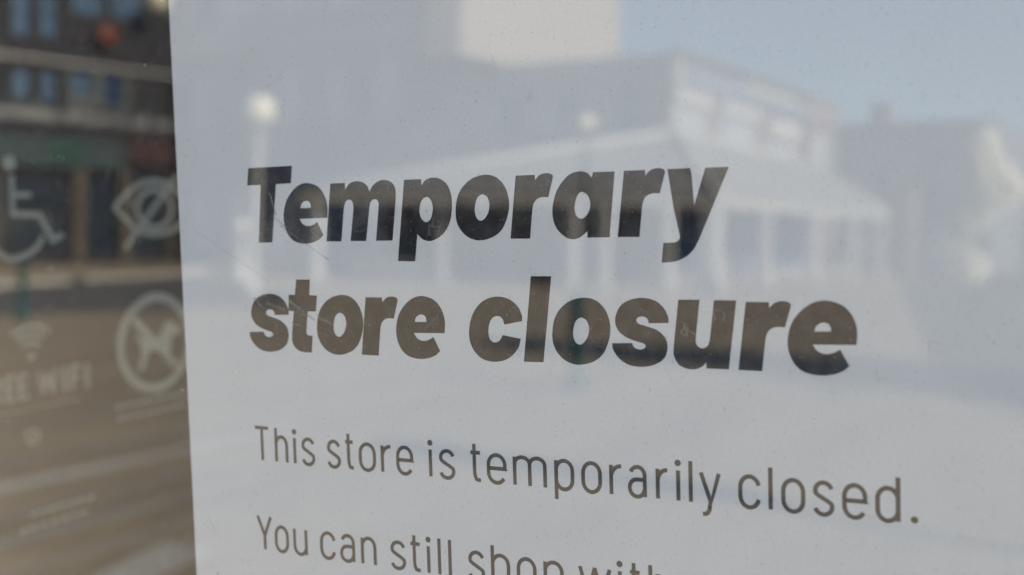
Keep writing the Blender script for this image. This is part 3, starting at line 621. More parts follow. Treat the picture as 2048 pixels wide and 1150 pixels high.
for q in fh: window(blk, q, 'skyglass', 'slateblue')
# the sunlit side stands in the local plane x = 0; y is the way along it
sidew = [(.25, 3.1, 4.86, 5.93), (4.35, 7.75, 4.86, 5.93), (8.9, 12.3, 4.86, 6.25), (13.8, 16.5, 4.86, 6.2)]
sw = MB(); facade(sw, 17.2, 7.42, [(17.2 - b_, 17.2 - a_, c_, d_) for a_, b_, c_, d_ in sidew])
sw.v = [(-p[1], 17.2 - p[0], p[2]) for p in sw.v]
sw.v = [(-p[0], p[1], p[2]) for p in sw.v]
sw.build('side_wall', M['pinkbrick'], blk)
for i, (a_, b_, c_, d_) in enumerate(sidew):
    f = MB(); t = .09
    f.box(.06, .14, a_, a_ + t, c_, d_).box(.06, .14, b_ - t, b_, c_, d_).box(.06, .14, a_ + t, b_ - t, c_, c_ + t).box(.06, .14, a_ + t, b_ - t, d_ - t, d_)
    ymid = (a_ + b_) / 2
    f.box(.07, .13, ymid - .05, ymid + .05, c_ + t, d_ - t)
    fo = f.build('side_window', M['whitepaint'], blk)
    MB().box(.10, .15, a_ + .04, b_ - .04, c_ + .04, d_ - .04).build('pane', M['palewin'], fo)
    if i < 2:
        MB().box(-.10, .02, a_ - .1, b_ + .1, d_, d_ + .48).build('lintel', M['whitepaint'], blk)
MB().box(-.16, -.003, 8.95, 12.25, 5.5, 6.24).build('window_glare', M['whitepaint'], blk)  # white slab painted in for the bright reflection in this window
MB().box(-.22, -.003, 0.0, .40, 6.2, 7.25).build('corner_pilaster', M['whitepaint'], blk)
MB().box(-.20, -.003, .75, 13.4, 6.45, 7.22).build('sign_board', M['bluesign'], blk)
MB().box(-.30, -.003, -.1, 17.42, 7.423, 7.56).build('coping', M['stone'], blk)
MB().box(-.26, -.204, 6.0, 11.5, 6.95, 7.2).build('sign_lettering', M['whitepaint'], blk)
MB().box(-.2, -.003, 13.35, 17.2, 6.5, 7.41).build('parapet', M['pinkbrick'], blk)
MB().box(-.25, -.003, 13.3, 13.75, 4.86, 6.45).build('corner_pilaster', M['pinkbrick'], blk)

# -- cream wall behind
cr = empty('cream_building', (42.75, -22.0, 0), R(180), 'tall cream rendered building rising sunlit behind the corner block', 'building')
w = MB(); facade(w, 11.4, 15.5, [(2.0, 3.2, 12.5, 14.2), (5.0, 6.2, 12.5, 14.2), (8.0, 9.2, 12.5, 14.2)])
# keep it behind the tall block: it starts over the corner block's roof
shell(w, 11.4, 15.5, 1.4, 7.43)
w.v = [(p[0], p[1], max(p[2], 7.43)) for p in w.v]
w.build('wall', M['cream'], cr)
for x0 in (2.0, 5.0, 8.0): window(cr, (x0, x0 + 1.2, 12.5, 14.2), 'skyglass', 'whitepaint')
MB().box(-.12, 11.4, -.2, -.002, 14.9, 15.4).build('cornice', M['stone'], cr)

# -- grey block further down the street
gb = empty('grey_building', (64.0, -11.1, 0), R(-90), 'plain grey flat-topped building with one stubby chimney, far down the street', 'building')
gh = [(1.2, 2.4, 4.6, 6.2), (3.6, 4.8, 4.6, 6.2), (6.0, 7.2, 4.6, 6.2), (1.0, 3.0, .4, 2.8), (4.6, 7.0, .4, 2.8)]
w = MB(); facade(w, 8.2, 7.9, gh); shell(w, 8.2, 7.9, 12)
w.build('wall', M['greyrender'], gb)
for q in gh: window(gb, q, 'palewin', 'greyrender')
ch = MB().box(5.4, 6.5, .5, 1.4, 7.9, 8.95).build('chimney', M['pinkbrick'], gb)
MB().box(5.35, 6.55, .45, 1.45, 8.95, 9.07).build('chimney_cap', M['stone'], ch)
for dx in (5.7, 6.2):
    MB().lathe([(.10, 0), (.12, .1), (.09, .3)], 10, (dx, .95, 9.07)).build('chimney_pot', M['pinkbrick'], ch, True)
MB().box(-.06, 8.26, -.08, 12.06, 7.903, 8.02).build('coping', M['stone'], gb)

# -- pavilion with the pale hipped roof and white posts
pv = empty('hipped_pavilion', (31.2, -12.7, 0), 0, 'open-fronted pavilion with pale hipped roof on white posts', 'pavilion')
off = Vector((31.2, -12.7, 0))
E0, E1, E2 = Vector((27.0, -25.0, 2.80)), Vector((31.2, -12.7, 2.66)), Vector((48.9, -12.45, 2.66))
C0, C1 = Vector((33.99, -15.50, 4.86)), Vector((49.6, -15.55, 4.70))
F0 = Vector((33.99, -26.0, 2.80))
rf = MB(); rf.add([p - off for p in (E0, E1, E2, C0, C1, F0, Vector((49.7, -15.55, 2.66)))], [(0, 1, 3), (1, 2, 4, 3), (2, 6, 4), (0, 3, 5)])
th = rf.v[:]
rf.add([(p[0], p[1], p[2] - .08) for p in th], [(3, 1, 0), (3, 4, 2, 1), (4, 6, 2), (5, 3, 0)])
rf.recalc = False
rf.build('roof', M['roofpale'], pv)


for a_, b_ in ((E0, C0), (E1, C0), (C0, C1), (C1, E2)):
    p_, q_ = a_ - off + Vector((0, 0, .03)), b_ - off + Vector((0, 0, .03))
    MB().tube([p_, q_], [.13, .13], 8).build('ridge_cap', M['whitepaint'], pv, True)


def board(p, q, z0, z1, t, name, mat, root, o):
    d = (q - p); d.z = 0; d.normalize(); n = Vector((-d.y, d.x, 0)) * t
    b = MB()
    a0, a1 = p - o, q - o
    lo0, lo1 = Vector((a0.x, a0.y, z0)), Vector((a1.x, a1.y, z0))
    hi0, hi1 = Vector((a0.x, a0.y, z1)), Vector((a1.x, a1.y, z1))
    vs = [lo0, lo1, lo1 + n, lo0 + n, hi0, hi1, hi1 + n, hi0 + n]
    b.add(vs, [(0, 3, 2, 1), (4, 5, 6, 7), (0, 1, 5, 4), (1, 2, 6, 5), (2, 3, 7, 6), (3, 0, 4, 7)])
    return b.build(name, M[mat], root)


board(E0 + Vector((0, .05, 0)), E1, 2.42, 2.655, .05, 'fascia_board', 'creamboard', pv, off)
board(E1, E2, 2.42, 2.655, .05, 'fascia_board', 'creamboard', pv, off)
for x, y, r_ in [(27.25, -24.5, .13), (28.54, -20.6, .13), (29.85, -16.75, .13), (30.15, -15.85, .12), (30.75, -14.1, .15), (31.25, -12.95, .24), (35.1, -12.75, .16), (39.8, -12.72, .18), (44.5, -12.7, .16), (48.6, -12.7, .16)]:
    b = MB().box(x - r_ - off.x, x + r_ - off.x, y - r_ - off.y, y + r_ - off.y, 0, 2.42)
    b.box(x - r_ * 1.35 - off.x, x + r_ * 1.35 - off.x, y - r_ * 1.35 - off.y, y + r_ * 1.35 - off.y, 0, .35)
    b.build('post', M['whitepaint'], pv)
for p, q in (((27.6, -23.4), (28.4, -21.1)), ((35.5, -12.72), (39.4, -12.70)), ((40.2, -12.70), (44.2, -12.68))):
    rl = MB()
    p, q = Vector((*p, 0)) - off, Vector((*q, 0)) - off
    rl.tube([(p.x, p.y, .55), (q.x, q.y, .55)], [.04, .04], 8).tube([(p.x, p.y, .25), (q.x, q.y, .25)], [.03, .03], 8)
    rl.build('rail', M['whitepaint'], pv)
# doors and panels of the shop fronts under the roof
for y0, y1, z1, mat, nm in [(-27.1, -25.9, 2.5, 'redbrown', 'door'), (-21.2, -20.0, 2.1, 'redbrown', 'door'), (-18.6, -17.2, 2.2, 'navyglass', 'shop_window'), (-25.4, -23.6, 2.2, 'darkglass', 'shop_window'), (-19.8, -18.8, 2.2, 'darkglass', 'shop_window')]:
    MB().box(33.80 - off.x, 33.95 - off.x, y0 - off.y, y1 - off.y, .02, z1).build(nm, M[mat], pv)
for x0, x1 in ((35.0, 38.5), (39.3, 42.8), (43.5, 48.5)):
    MB().box(x0 - off.x, x1 - off.x, -15.597 - off.y, -15.50 - off.y, .3, 2.35).build('shop_window', M['skyglass'], pv)
MB().box(33.15 - off.x, 33.25 - off.x, -15.2 - off.y, -14.0 - off.y, .5, 2.35).build('hoarding', M['bluepanel'], pv)
gc = empty('utility_cabinet', (33.1, -25.4, 0), 0, 'green utility cabinet standing at the left end of the hipped pavilion', 'cabinet')
MB().box(-.25, .25, -.48, .48, 0, 1.6).build('body', M['greenpaint'], gc)
MB().box(-.29, .29, -.52, .52, 1.603, 1.68).build('lid', M['greenpaint'], gc)
MB().box(-.27, -.252, -.44, -.01, .12, 1.5).build('door', M['greenpaint'], gc)
MB().box(-.27, -.252, .01, .44, .12, 1.5).build('door', M['greenpaint'], gc)

# -- pink brick gate pier beyond the pavilion
pr_ = empty('brick_pier', (50.3, -12.1, 0), 0, 'pink brick gate pier at the far end of the pavilion', 'pier')
MB().box(-.4, .4, -.42, .42, 0, 3.75).build('shaft', M['pinkbrick'], pr_)
MB().box(-.5, .5, -.52, .52, 3.75, 3.92).build('cap_stone', M['stone'], pr_)


tb = empty('terrace_block', (93.0, 24.0, 0), R(-90), 'long low grey terrace closing the street beyond the grey building', 'building')
th_ = [(x, x + 1.4, z, z + 1.7) for x in range(2, 36, 4) for z in (1.0, 4.6)]
w = MB(); facade(w, 38.5, 8.0, th_); shell(w, 38.5, 8.0, 9)
w.build('wall', M['greyrender'], tb)
for q in th_: window(tb, q, 'palewin', 'greyrender')
MB().box(-.1, 38.6, -.1, 9.1, 8.003, 8.2).build('coping', M['stone'], tb)

hg = empty('hedge', (76.0, -10.6, 0), 0, 'long dark clipped hedge across the far end of the street', 'hedge')
hb = MB(); hb.recalc = False
hr = random.Random(4)
for i in range(5000):
    p = Vector((hr.uniform(-.8, .8), hr.uniform(0, 40), hr.uniform(.0, 2.9)))
    if hr.random() < .7: p.x = -.8 + hr.uniform(-.15, .1)
    u = Vector((hr.uniform(-.4, .4), hr.uniform(-1, 1), hr.uniform(-1, 1))).normalized(); v = u.cross(Vector((1, hr.uniform(-.5, .5), hr.uniform(-.5, .5)))).normalized()
    hb.add([p - u * .28, p + v * .17, p + u * .28, p - v * .17], [(0, 1, 2, 3)])
hb.box(-.7, .7, 0, 40, 0, 2.75)
hb.build('foliage', M['leafdark'], hg)['kind'] = 'stuff'


# ---------------------------------------------------------------- lamps, bollards
def sphere_prof(r_, zc, n=12):
    return [(max(r_ * math.sin(math.pi * i / n), .004), zc - r_ * math.cos(math.pi * i / n)) for i in range(n + 1)]


def globe_lamp(loc, height, r_, pr, label, group=None, post='whitepaint'):
    t = empty('street_lamp', loc, 0, label, 'lamp', group)
    zc = height - r_
    MB().lathe([(pr * 2.2, 0), (pr * 2.2, .12), (pr * 1.4, .22), (pr * 1.15, .6), (pr, .8), (pr, zc - r_ * 1.5), (pr * 1.4, zc - r_ * 1.4), (pr * .9, zc - r_ * 1.2)], 16).build('post', M[post], t, True)
    MB().lathe([(r_ * .55, zc - r_ * 1.18), (r_ * .62, zc - r_ * 1.05), (r_ * .5, zc - r_ * .88)], 16).build('collar', M['dkgreen'], t, True)
    MB().lathe(sphere_prof(r_, zc), 24).build('globe', M['globe'], t, True)
    return t


globe_lamp((19.2, -19.21, 0), 4.60, .37, .085, 'tall leaning white lamp post with a big opal globe', 'globe lamps in the square').rotation_euler = (R(-2.6), 0, 0)
globe_lamp((28.0, -15.38, 0), 4.90, .27, .07, 'thin dark lamp post with small opal globe before the hipped pavilion', 'globe lamps in the square', 'dkgreen')
globe_lamp((24.0, -24.5, 0), 1.83, .20, .12, 'short white post light with a small round globe near the road', 'globe lamps in the square')


def wall_globe(loc, rotz, r_, label):
    t = empty('wall_lantern', loc, rotz, label, 'lantern', 'white globe wall lanterns')
    MB().box(-.05, .05, .0, 1.2, -r_ - .16, -r_ - .06).build('bracket', M['dkgreen'], t)
    MB().lathe(sphere_prof(r_, 0), 24).build('globe', M['globe'], t, True)
    MB().lathe([(r_ * .4, -r_ - .08), (r_ * .5, -r_ * .9)], 12).build('collar', M['dkgreen'], t, True)
    return t


wall_globe((31.3, -36.6, 10.45), R(190.8), .45, 'big white globe lantern high on the corner of the dark brick shop')
wall_globe((33.3, -23.49, 9.63), R(-90), .30, 'smaller white globe lantern at the end of the tall shaded block')


def bollard(loc, h, label):
    t = empty('bollard', loc, 0, label, 'bollard', 'teal bollards on the paving')
    MB().lathe([(.10, 0), (.10, .06), (.065, .1), (.06, h - .16), (.075, h - .15), (.075, h - .11), (.055, h - .1)], 16).build('shaft', M['tealpaint'], t, True)
    MB().lathe([(.055, h - .1), (.075, h - .07), (.07, h - .03), (.04, h)], 16).build('cap', M['tealpaint'], t, True)
    return t


bollard((11.22, -16.24, 0), .95, 'teal bollard by the near edge of the road, furthest to the left')
bollard((9.79, -5.43, 0), .95, 'teal bollard standing alone in the middle of the paving')


# ---------------------------------------------------------------- trees
def leaf_cloud(blobs, n, size, rr, face=None):
    lb = MB(); lb.recalc = False
    for _ in range(n):
        c, r3 = blobs[rr.randrange(len(blobs))]
        while True:
            d = Vector((rr.uniform(-1, 1), rr.uniform(-1, 1), rr.uniform(-1, 1)))
            if .25 < d.length < 1: break
        p = Vector(c) + Vector((d.x * r3[0], d.y * r3[1], d.z * r3[2]))
        u = Vector((rr.uniform(-1, 1), rr.uniform(-1, 1), rr.uniform(-.6, .6))).normalized()
        v = u.cross(Vector((rr.uniform(-1, 1), rr.uniform(-1, 1), rr.uniform(-1, 1)))).normalized()
        if face is not None:
            nn = (face + Vector((rr.uniform(-.3, .3), rr.uniform(-.3, .3), rr.uniform(-.3, .3)))).normalized()
            u = (u - nn * u.dot(nn)).normalized(); v = nn.cross(u)
        s = size * rr.uniform(.6, 1.3)
        lb.add([p - u * s, p + v * s * .55, p + u * s, p - v * s * .55], [(0, 1, 2, 3)])
    return lb


def tree(loc, label, trunk_pts, trunk_r, blobs, n, size, leaf, seed, limbs=(), face=None):
    t = empty('tree', loc, 0, label, 'tree')
    tk = MB(); tk.tube(trunk_pts, trunk_r, 10)
    for p, r_ in limbs: tk.tube(p, r_, 7)
    tk.build('trunk', M['bark'], t, True)
    lc = leaf_cloud(blobs, n, size, random.Random(seed), face)
    lc.build('crown', M[leaf], t)['kind'] = 'stuff'
    return t


tree((30.0, -5.45, 0), 'slim tree with sunlit clumps of creamy white blossom', [(0, 0, 0), (.05, .03, 1), (-.03, .02, 2.2), (0, .1, 3.6)], [.10, .085, .07, .03],
     [((0, .12, 3.75), (.35, .26, .65)), ((.1, .45, 3.0), (.5, .62, .62)), ((.1, .3, 2.9), (.45, .5, .7)), ((0, .0, 2.5), (.3, .42, .62)), ((0, -.2, 2.0), (.25, .28, .5)), ((0, -.52, 1.55), (.2, .24, .4)), ((0, -.22, .95), (.4, .48, .5))],
     950, .17, 'leafpale', 3, [([(0, .02, 2.0), (0, -.3, 2.1)], [.03, .015]), ([(0, .05, 2.6), (.05, .5, 3.1)], [.035, .015]), ([(0, .02, 1.0), (0, -.3, 1.1)], [.03, .015])],
     face=Vector((-.55, .7, .45)))
# two street trees just out of the picture whose shadows lie across the paving
tree((12.4, 7.5, 0), 'street tree with a loose crown on the sunny side of the paving', [(0, 0, 0), (.1, 0, 2), (0, .1, 4.5)], [.16, .13, .08],
     [((0, 0, 5.6), (1.7, 1.3, .9)), ((.8, .6, 4.6), (1.4, 1.2, .7)), ((-.7, -.4, 4.3), (1.1, 1.3, .6)), ((-.2, 0, 6.9), (1.2, 1.0, .8)), ((-.4, .2, 7.9), (.8, .7, .6))], 3800, .16, 'leafdark', 8)
tree((5.6, 3.4, 0), 'young street tree with a small crown close to the shop', [(0, 0, 0), (.03, 0, 1.6), (0, .05, 3.2)], [.07, .06, .035],
     [((0, 0, 3.9), (.22, .7, .4)), ((.1, .3, 3.3), (.2, .5, .3))], 380, .09, 'leafdark', 9)

# ---------------------------------------------------------------- the shop itself
GX = Vector((0.08007, 0.99679, 0.0)); GT = Vector((-0.04278, 0.00344, 0.99908)); GO = Vector((0.99587, -0.08000, 0.04292))
G0 = Vector((0.30406, -0.19204, 1.48357))
MG = Matrix.Identity(4)
for i, v in enumerate((GX, GT, GO)):
    for j in range(3): MG[j][i] = v[j]
MG.translation = G0
BASE = -1.36
MGb = MG @ Matrix.Translation((0, BASE, 0))                 # same axes, origin at the foot of the window

shop = empty('shop_front', matrix=MGb, label='shop front with one large dusty window in a dark metal frame', cat='shop front')
PX0, PX1, PT0, PT1 = -1.30, 1.00, .42, 2.45
ZB = -.006


def sbox(x0, x1, y0, y1, z0, z1, name, mat):
    return MB().box(x0, x1, y0, y1, z0, z1).build(name, M[mat], shop)


pn = MB(); pn.recalc = False
v = [(PX0, PT0, ZB), (PX1, PT0, ZB), (PX1, PT1, ZB), (PX0, PT1, ZB), (PX0, PT0, 0), (PX1, PT0, 0), (PX1, PT1, 0), (PX0, PT1, 0)]
pn.add(v, [(4, 5, 6, 7)], 0)
pn.add(v, [(0, 3, 2, 1), (0, 1, 5, 4), (1, 2, 6, 5), (2, 3, 7, 6), (3, 0, 4, 7)], 1)
pane = pn.build('window_pane', None, shop, mats=[M['pane'], M['clear']])
FW = .06
sbox(PX0 - FW, PX0 + .012, PT0 - FW, PT1 + FW, -.05, .03, 'frame', 'alu').location.z = -.0001
sbox(PX1 - .012, PX1 + FW, PT0 - FW, PT1 + FW, -.05, .03, 'frame', 'alu')
sbox(PX0 + .012, PX1 - .012, PT0 - FW, PT0 + .012, -.05, .032, 'frame', 'alu')
sbox(PX0 + .012, PX1 - .012, PT1 - .012, PT1 + FW, -.05, .032, 'frame', 'alu')
sbox(PX0 - FW, PX1 + FW, -.15, PT0 - FW, -.14, -.005, 'stall_riser', 'shopbase')
sbox(PX0 - FW, PX1 + FW, PT1 + FW, 4.6, -.14, -.01, 'fascia', 'shopwall')
sbox(-3.6, PX0 - FW, -.15, 4.6, -.16, .02, 'pier', 'shopwall')
sbox(PX1 + FW, 3.6, -.15, 4.6, -.16, .02, 'pier', 'shopwall')

# dark room behind the window

def gbox(x0, x1, t0, t1, o0, o1, name, mat):
    o = MB().box(x0, x1, t0, t1, o0, o1).build(name, M[mat])
    o.matrix_world = MG
    structure(o)


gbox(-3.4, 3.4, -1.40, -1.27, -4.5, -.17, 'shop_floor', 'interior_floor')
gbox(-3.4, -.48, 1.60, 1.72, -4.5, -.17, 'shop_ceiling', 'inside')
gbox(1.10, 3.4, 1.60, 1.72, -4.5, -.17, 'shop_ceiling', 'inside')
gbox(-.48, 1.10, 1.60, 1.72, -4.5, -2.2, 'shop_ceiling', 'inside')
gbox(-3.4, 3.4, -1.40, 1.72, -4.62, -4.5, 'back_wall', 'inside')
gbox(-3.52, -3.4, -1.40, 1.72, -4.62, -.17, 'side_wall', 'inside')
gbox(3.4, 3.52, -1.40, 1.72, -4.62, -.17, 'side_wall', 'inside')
# unseen pale wall added opposite the inner door to bounce light onto its stickers
gbox(1.10, 1.18, -1.268, 1.598, -2.2, -.17, 'lobby_bounce_wall', 'whitepaint')
gbox(-.475, 1.095, 1.63, 1.64, -2.195, -.172, 'added_rooflight', 'frosted')  # unseen translucent panel added to let daylight onto the door stickers

# inner glass door, square to the window, that carries the white stickers
QD = 1.2                                                   # the door stands this much further from the eye than the survey plane
XC, TC_, NC = 0.1670, 0.0301, -0.3174
XD = XC + QD * (DATA['Xd'] - XC)
dm = MG @ Matrix(((0, 0, 1, XD), (0, 1, 0, BASE), (-1, 0, 0, 0), (0, 0, 0, 1)))   # local x: into the shop, y: up, z: towards the viewer's right
door = empty('glass_door', matrix=dm, label='inner glass door with dark rails standing square behind the window', cat='door')
MB().box(.055, .90, .16, 2.1, -.006, 0).build('door_pane', M['door_pane'], door)
MB().box(.015, .055, .10, 2.16, -.03, .02).build('stile', M['alu'], door)
MB().box(.90, .96, .10, 2.16, -.03, .02).build('stile', M['alu'], door)
MB().box(.055, .90, .10, .16, -.03, .022).build('rail', M['alu'], door)
MB().box(.055, .90, 2.1, 2.16, -.03, .022).build('rail', M['alu'], door)
hd = MB().tube([(.84, .95, .02), (.84, .95, .06), (.84, 1.35, .06), (.84, 1.35, .02)], [.011] * 4, 10)
hd.build('handle', M['alu'], door, True)


# ---- stickers
def ribbon(mb, pts, w, z, closed=False):
    """flat band of width w along pts"""
    P = [Vector(p) for p in pts]
    n = len(P)
    L_, R_ = [], []
    for i in range(n):
        if closed:
            d0, d1 = (P[i] - P[i - 1]).normalized(), (P[(i + 1) % n] - P[i]).normalized()
        else:
            d0 = (P[i] - P[i - 1]).normalized() if i else (P[1] - P[0]).normalized()
            d1 = (P[i + 1] - P[i]).normalized() if i < n - 1 else d0
        t = (d0 + d1)
        t = t.normalized() if t.length > 1e-6 else d1
        nn = Vector((-t.y, t.x))
        k = 1.0 / max(.45, nn.dot(Vector((-d1.y, d1.x))))
        L_.append(P[i] + nn * w * .5 * k); R_.append(P[i] - nn * w * .5 * k)
    vs = [(p.x, p.y, z) for p in L_] + [(p.x, p.y, z) for p in R_]
    fs = [(n + i, n + (i + 1) % n, (i + 1) % n, i) for i in range(n if closed else n - 1)]
    mb.add(vs, fs)


def disc(mb, c, r_, z, n=24):
    mb.add([(c[0] + r_ * math.cos(2 * math.pi * k / n), c[1] + r_ * math.sin(2 * math.pi * k / n), z) for k in range(n)], [tuple(range(n))])


def arc(c, rx, ry, a0, a1, n=24):
    return [(c[0] + rx * math.cos(R(a0 + (a1 - a0) * i / n)), c[1] + ry * math.sin(R(a0 + (a1 - a0) * i / n))) for i in range(n + 1)]


def smooth(pts, k=4, closed=False):
    P = [Vector(p) for p in pts]; n = len(P); out = []
    rng = range(n if closed else n - 1)
    for i in rng:
        p0 = P[i - 1] if (closed or i) else P[i]
        p1, p2 = P[i], P[(i + 1) % n]
        p3 = P[(i + 2) % n] if (closed or i + 2 < n) else p2
        for j in range(k):
            u = j / k
            out.append(0.5 * ((2 * p1) + (p2 - p0) * u + (2 * p0 - 5 * p1 + 4 * p2 - p3) * u * u + (3 * p1 - p0 - 3 * p2 + p3) * u ** 3))
    if not closed: out.append(P[-1])
    return out


class Decal:
    """a white vinyl sticker on the inner door; geometry in millimetres on the door's face, built thin but real"""
    def __init__(self): self.mb = MB(); self.mb.recalc = False; self.z = .0006
    def up(self): self.z += .00004; return self.z
    def build(self, name, label, group=None, cat='sticker'):
        mb = self.mb
        mb.v = [(NC * 1000 + QD * (p[0] - NC * 1000), TC_ * 1000 + QD * (p[1] - TC_ * 1000), p[2]) for p in mb.v]
        cx = sum(p[0] for p in mb.v) / len(mb.v); cy = sum(p[1] for p in mb.v) / len(mb.v)
        mb.v = [((p[0] - cx) / 1000, (p[1] - cy) / 1000, p[2]) for p in mb.v]
        o = mb.build(name, M['decal'])
        o.matrix_world = dm @ Matrix.Translation((cx / 1000, cy / 1000 - BASE, 0))
        return tag(o, label, cat, group)


GS = 'white stickers on the inner door'
W_ = 3.4
d = Decal(); D = DATA
c = D['wheel'][0][0]; disc(d.mb, c, 4.2, d.up())
ribbon(d.mb, D['wheel'][1], W_, d.up()); ribbon(d.mb, D['wheel'][2], W_ * .9, d.up())
ribbon(d.mb, smooth(D['wheel'][3]), W_, d.up())
d.build('wheelchair_sticker', 'white wheelchair symbol, topmost sticker on the inner door', GS)
d = Decal(); ribbon(d.mb, D['eye'][0][:-1], 3.2, d.up(), True)
c = D['iris'][0]; ribbon(d.mb, arc(c, 14.4, 11.8, 0, 360, 32)[:-1], 3.2, d.up(), True)
ribbon(d.mb, D['eye'][1], 3.4, d.up())
d.build('eye_sticker', 'white eye symbol crossed by a diagonal stroke, partly behind the paper', GS)
d = Decal(); c = D['dogring'][0]
ribbon(d.mb, arc(c, 29, 28.4, 0, 360, 48)[:-1], 5.2, d.up(), True); ribbon(d.mb, D['dogslash'], 4.6, d.up())
zz = d.up(); tri = tessellate_polygon([[Vector((*p, 0)) for p in D['dog']]])
d.mb.add([(p[0], p[1], zz) for p in D['dog']], [tuple(t) for t in tri])
d.build('dog_sticker', 'white no-dogs roundel with a struck-out dog', GS)
d = Decal(); c = D['wifi'][0]; disc(d.mb, c, 2.3, d.up())
for r_ in (7.8, 12.6, 17.2): ribbon(d.mb, arc(c, r_ * 1.08, r_, 48, 132, 14), 2.3, d.up())
d.build('wifi_sticker', 'white fan of three arcs above the lettering', GS)


def caps(ch, x, y, w, h, sw, d):
    """block capitals: boxes and slanted bars"""
    z = d.up()
    bar = lambda p, q, t=sw: ribbon(d.mb, [(x + p[0] * w, y + p[1] * h), (x + q[0] * w, y + q[1] * h)], t, d.up())
    if ch == 'I': bar((.5, 0), (.5, 1))
    if ch in 'EF':
        bar((.14, 0), (.14, 1)); bar((0, .93), (1, .93)); bar((0, .52), (.85, .52))
        if ch == 'E': bar((0, .07), (1, .07))
    if ch == 'R':
        bar((.14, 0), (.14, 1)); ribbon(d.mb, [(x + q[0] * w, y + q[1] * h) for q in ((.1, .93), (.6, .93), (.86, .84), (.86, .62), (.6, .5), (.1, .5))], sw, d.up()); bar((.45, .5), (.9, 0))
    if ch == 'W':
        ribbon(d.mb, [(x + q[0] * w, y + q[1] * h) for q in ((.06, 1), (.25, .03))], sw * .9, d.up()); ribbon(d.mb, [(x + q[0] * w, y + q[1] * h) for q in ((.25, .03), (.5, .9))], sw * .9, d.up())
        ribbon(d.mb, [(x + q[0] * w, y + q[1] * h) for q in ((.5, .9), (.75, .03))], sw * .9, d.up()); ribbon(d.mb, [(x + q[0] * w, y + q[1] * h) for q in ((.75, .03), (.94, 1))], sw * .9, d.up())


d = Decal()
for ch, x, w in [('F', 81.5, 6.2), ('R', 90.0, 6.8), ('E', 99.6, 6.0), ('E', 107.6, 6.2), ('W', 120.2, 13.0), ('I', 136.9, 3.0), ('F', 142.6, 7.0), ('I', 152.8, 3.0)]:
    caps(ch, x, -84.0, w, 14.2, 2.6, d)
d.build('lettering_sticker', 'white FREE WIFI lettering in block capitals', GS)
d = Decal()
for p, q in D['rows'][:1]:
    x = p[0]
    while x < q[0]:
        w = rnd.uniform(1.5, 4); ribbon(d.mb, [(x, p[1]), (min(x + w, q[0]), p[1])], 1.0, d.up()); x += w + .8
d.build('small_print', 'thin line of tiny white print under the block capitals', GS)
d = Decal()
for p, q in D['rows'][1:3]:
    x = p[0]
    while x < q[0]:
        w = rnd.uniform(3, 7); ribbon(d.mb, [(x, p[1]), (min(x + w, q[0]), p[1])], 2.0, d.up()); x += w + 1.4
d.build('small_print', 'two lines of small white print under the no-dogs roundel', GS)
d = Decal(); ribbon(d.mb, arc(D['ring'][0], 4.0, 3.8, 0, 360, 24)[:-1], 1.6, d.up(), True); disc(d.mb, D['ring'][0], 1.2, d.up())
d.build('ring_sticker', 'tiny white ring with a dot, below the thin print', GS)
d = Decal()
for p, q in D['rows'][3:]:
    x = p[0]
    while x < q[0]:
        w = rnd.uniform(3, 7); ribbon(d.mb, [(x, p[1]), (min(x + w, q[0]), p[1])], 2.2, d.up()); x += w + 1.6
d.build('small_print', 'two faint lines of print lowest on the inner door', GS)

# ---------------------------------------------------------------- the notice
TH = R(1.8837)
MN = MG @ Matrix.Rotation(TH, 4, 'Z') @ Matrix.Translation((0, 0, .0006))
SX0, SX1, SY0, SY1 = -.1368, .1602, -.262, .158
n = MB()
n.box(SX0, SX1, SY0, SY1, -.0004, 0)
notice = n.build('paper_notice', M['sheet'])
notice.matrix_world = MN
tag(notice, 'white paper notice of a temporary store closure stuck to the shop window', 'notice')


def letter(loops, sx, sy, mat, z=.00004):
    """one printed character: flat ink outline with its counters, in millimetres on the sheet"""
    L_ = [[Vector(((x + sx) / 1000, (y + sy) / 1000, z)) for x, y in lp] for lp in loops]
    tri = tessellate_polygon(L_)
    vs = [p for lp in L_ for p in lp]
    mb = MB(); mb.recalc = False
    fs = []
    for t in tri:
        a, b, c_ = (vs[i] for i in t)
        fs.append(tuple(t) if (b - a).cross(c_ - a).z > 0 else tuple(reversed(t)))
    mb.add(vs, fs)
    return mb.build('letter', M[mat], notice)


for gname, sx, rown in DATA['place']:
    letter(DATA['glyph'][gname], sx, DATA['b1'] if rown == 1 else DATA['b2'], 'ink')

# thin letters: strokes in units of the cap height, x in 0..1 across the letter
XH = .745


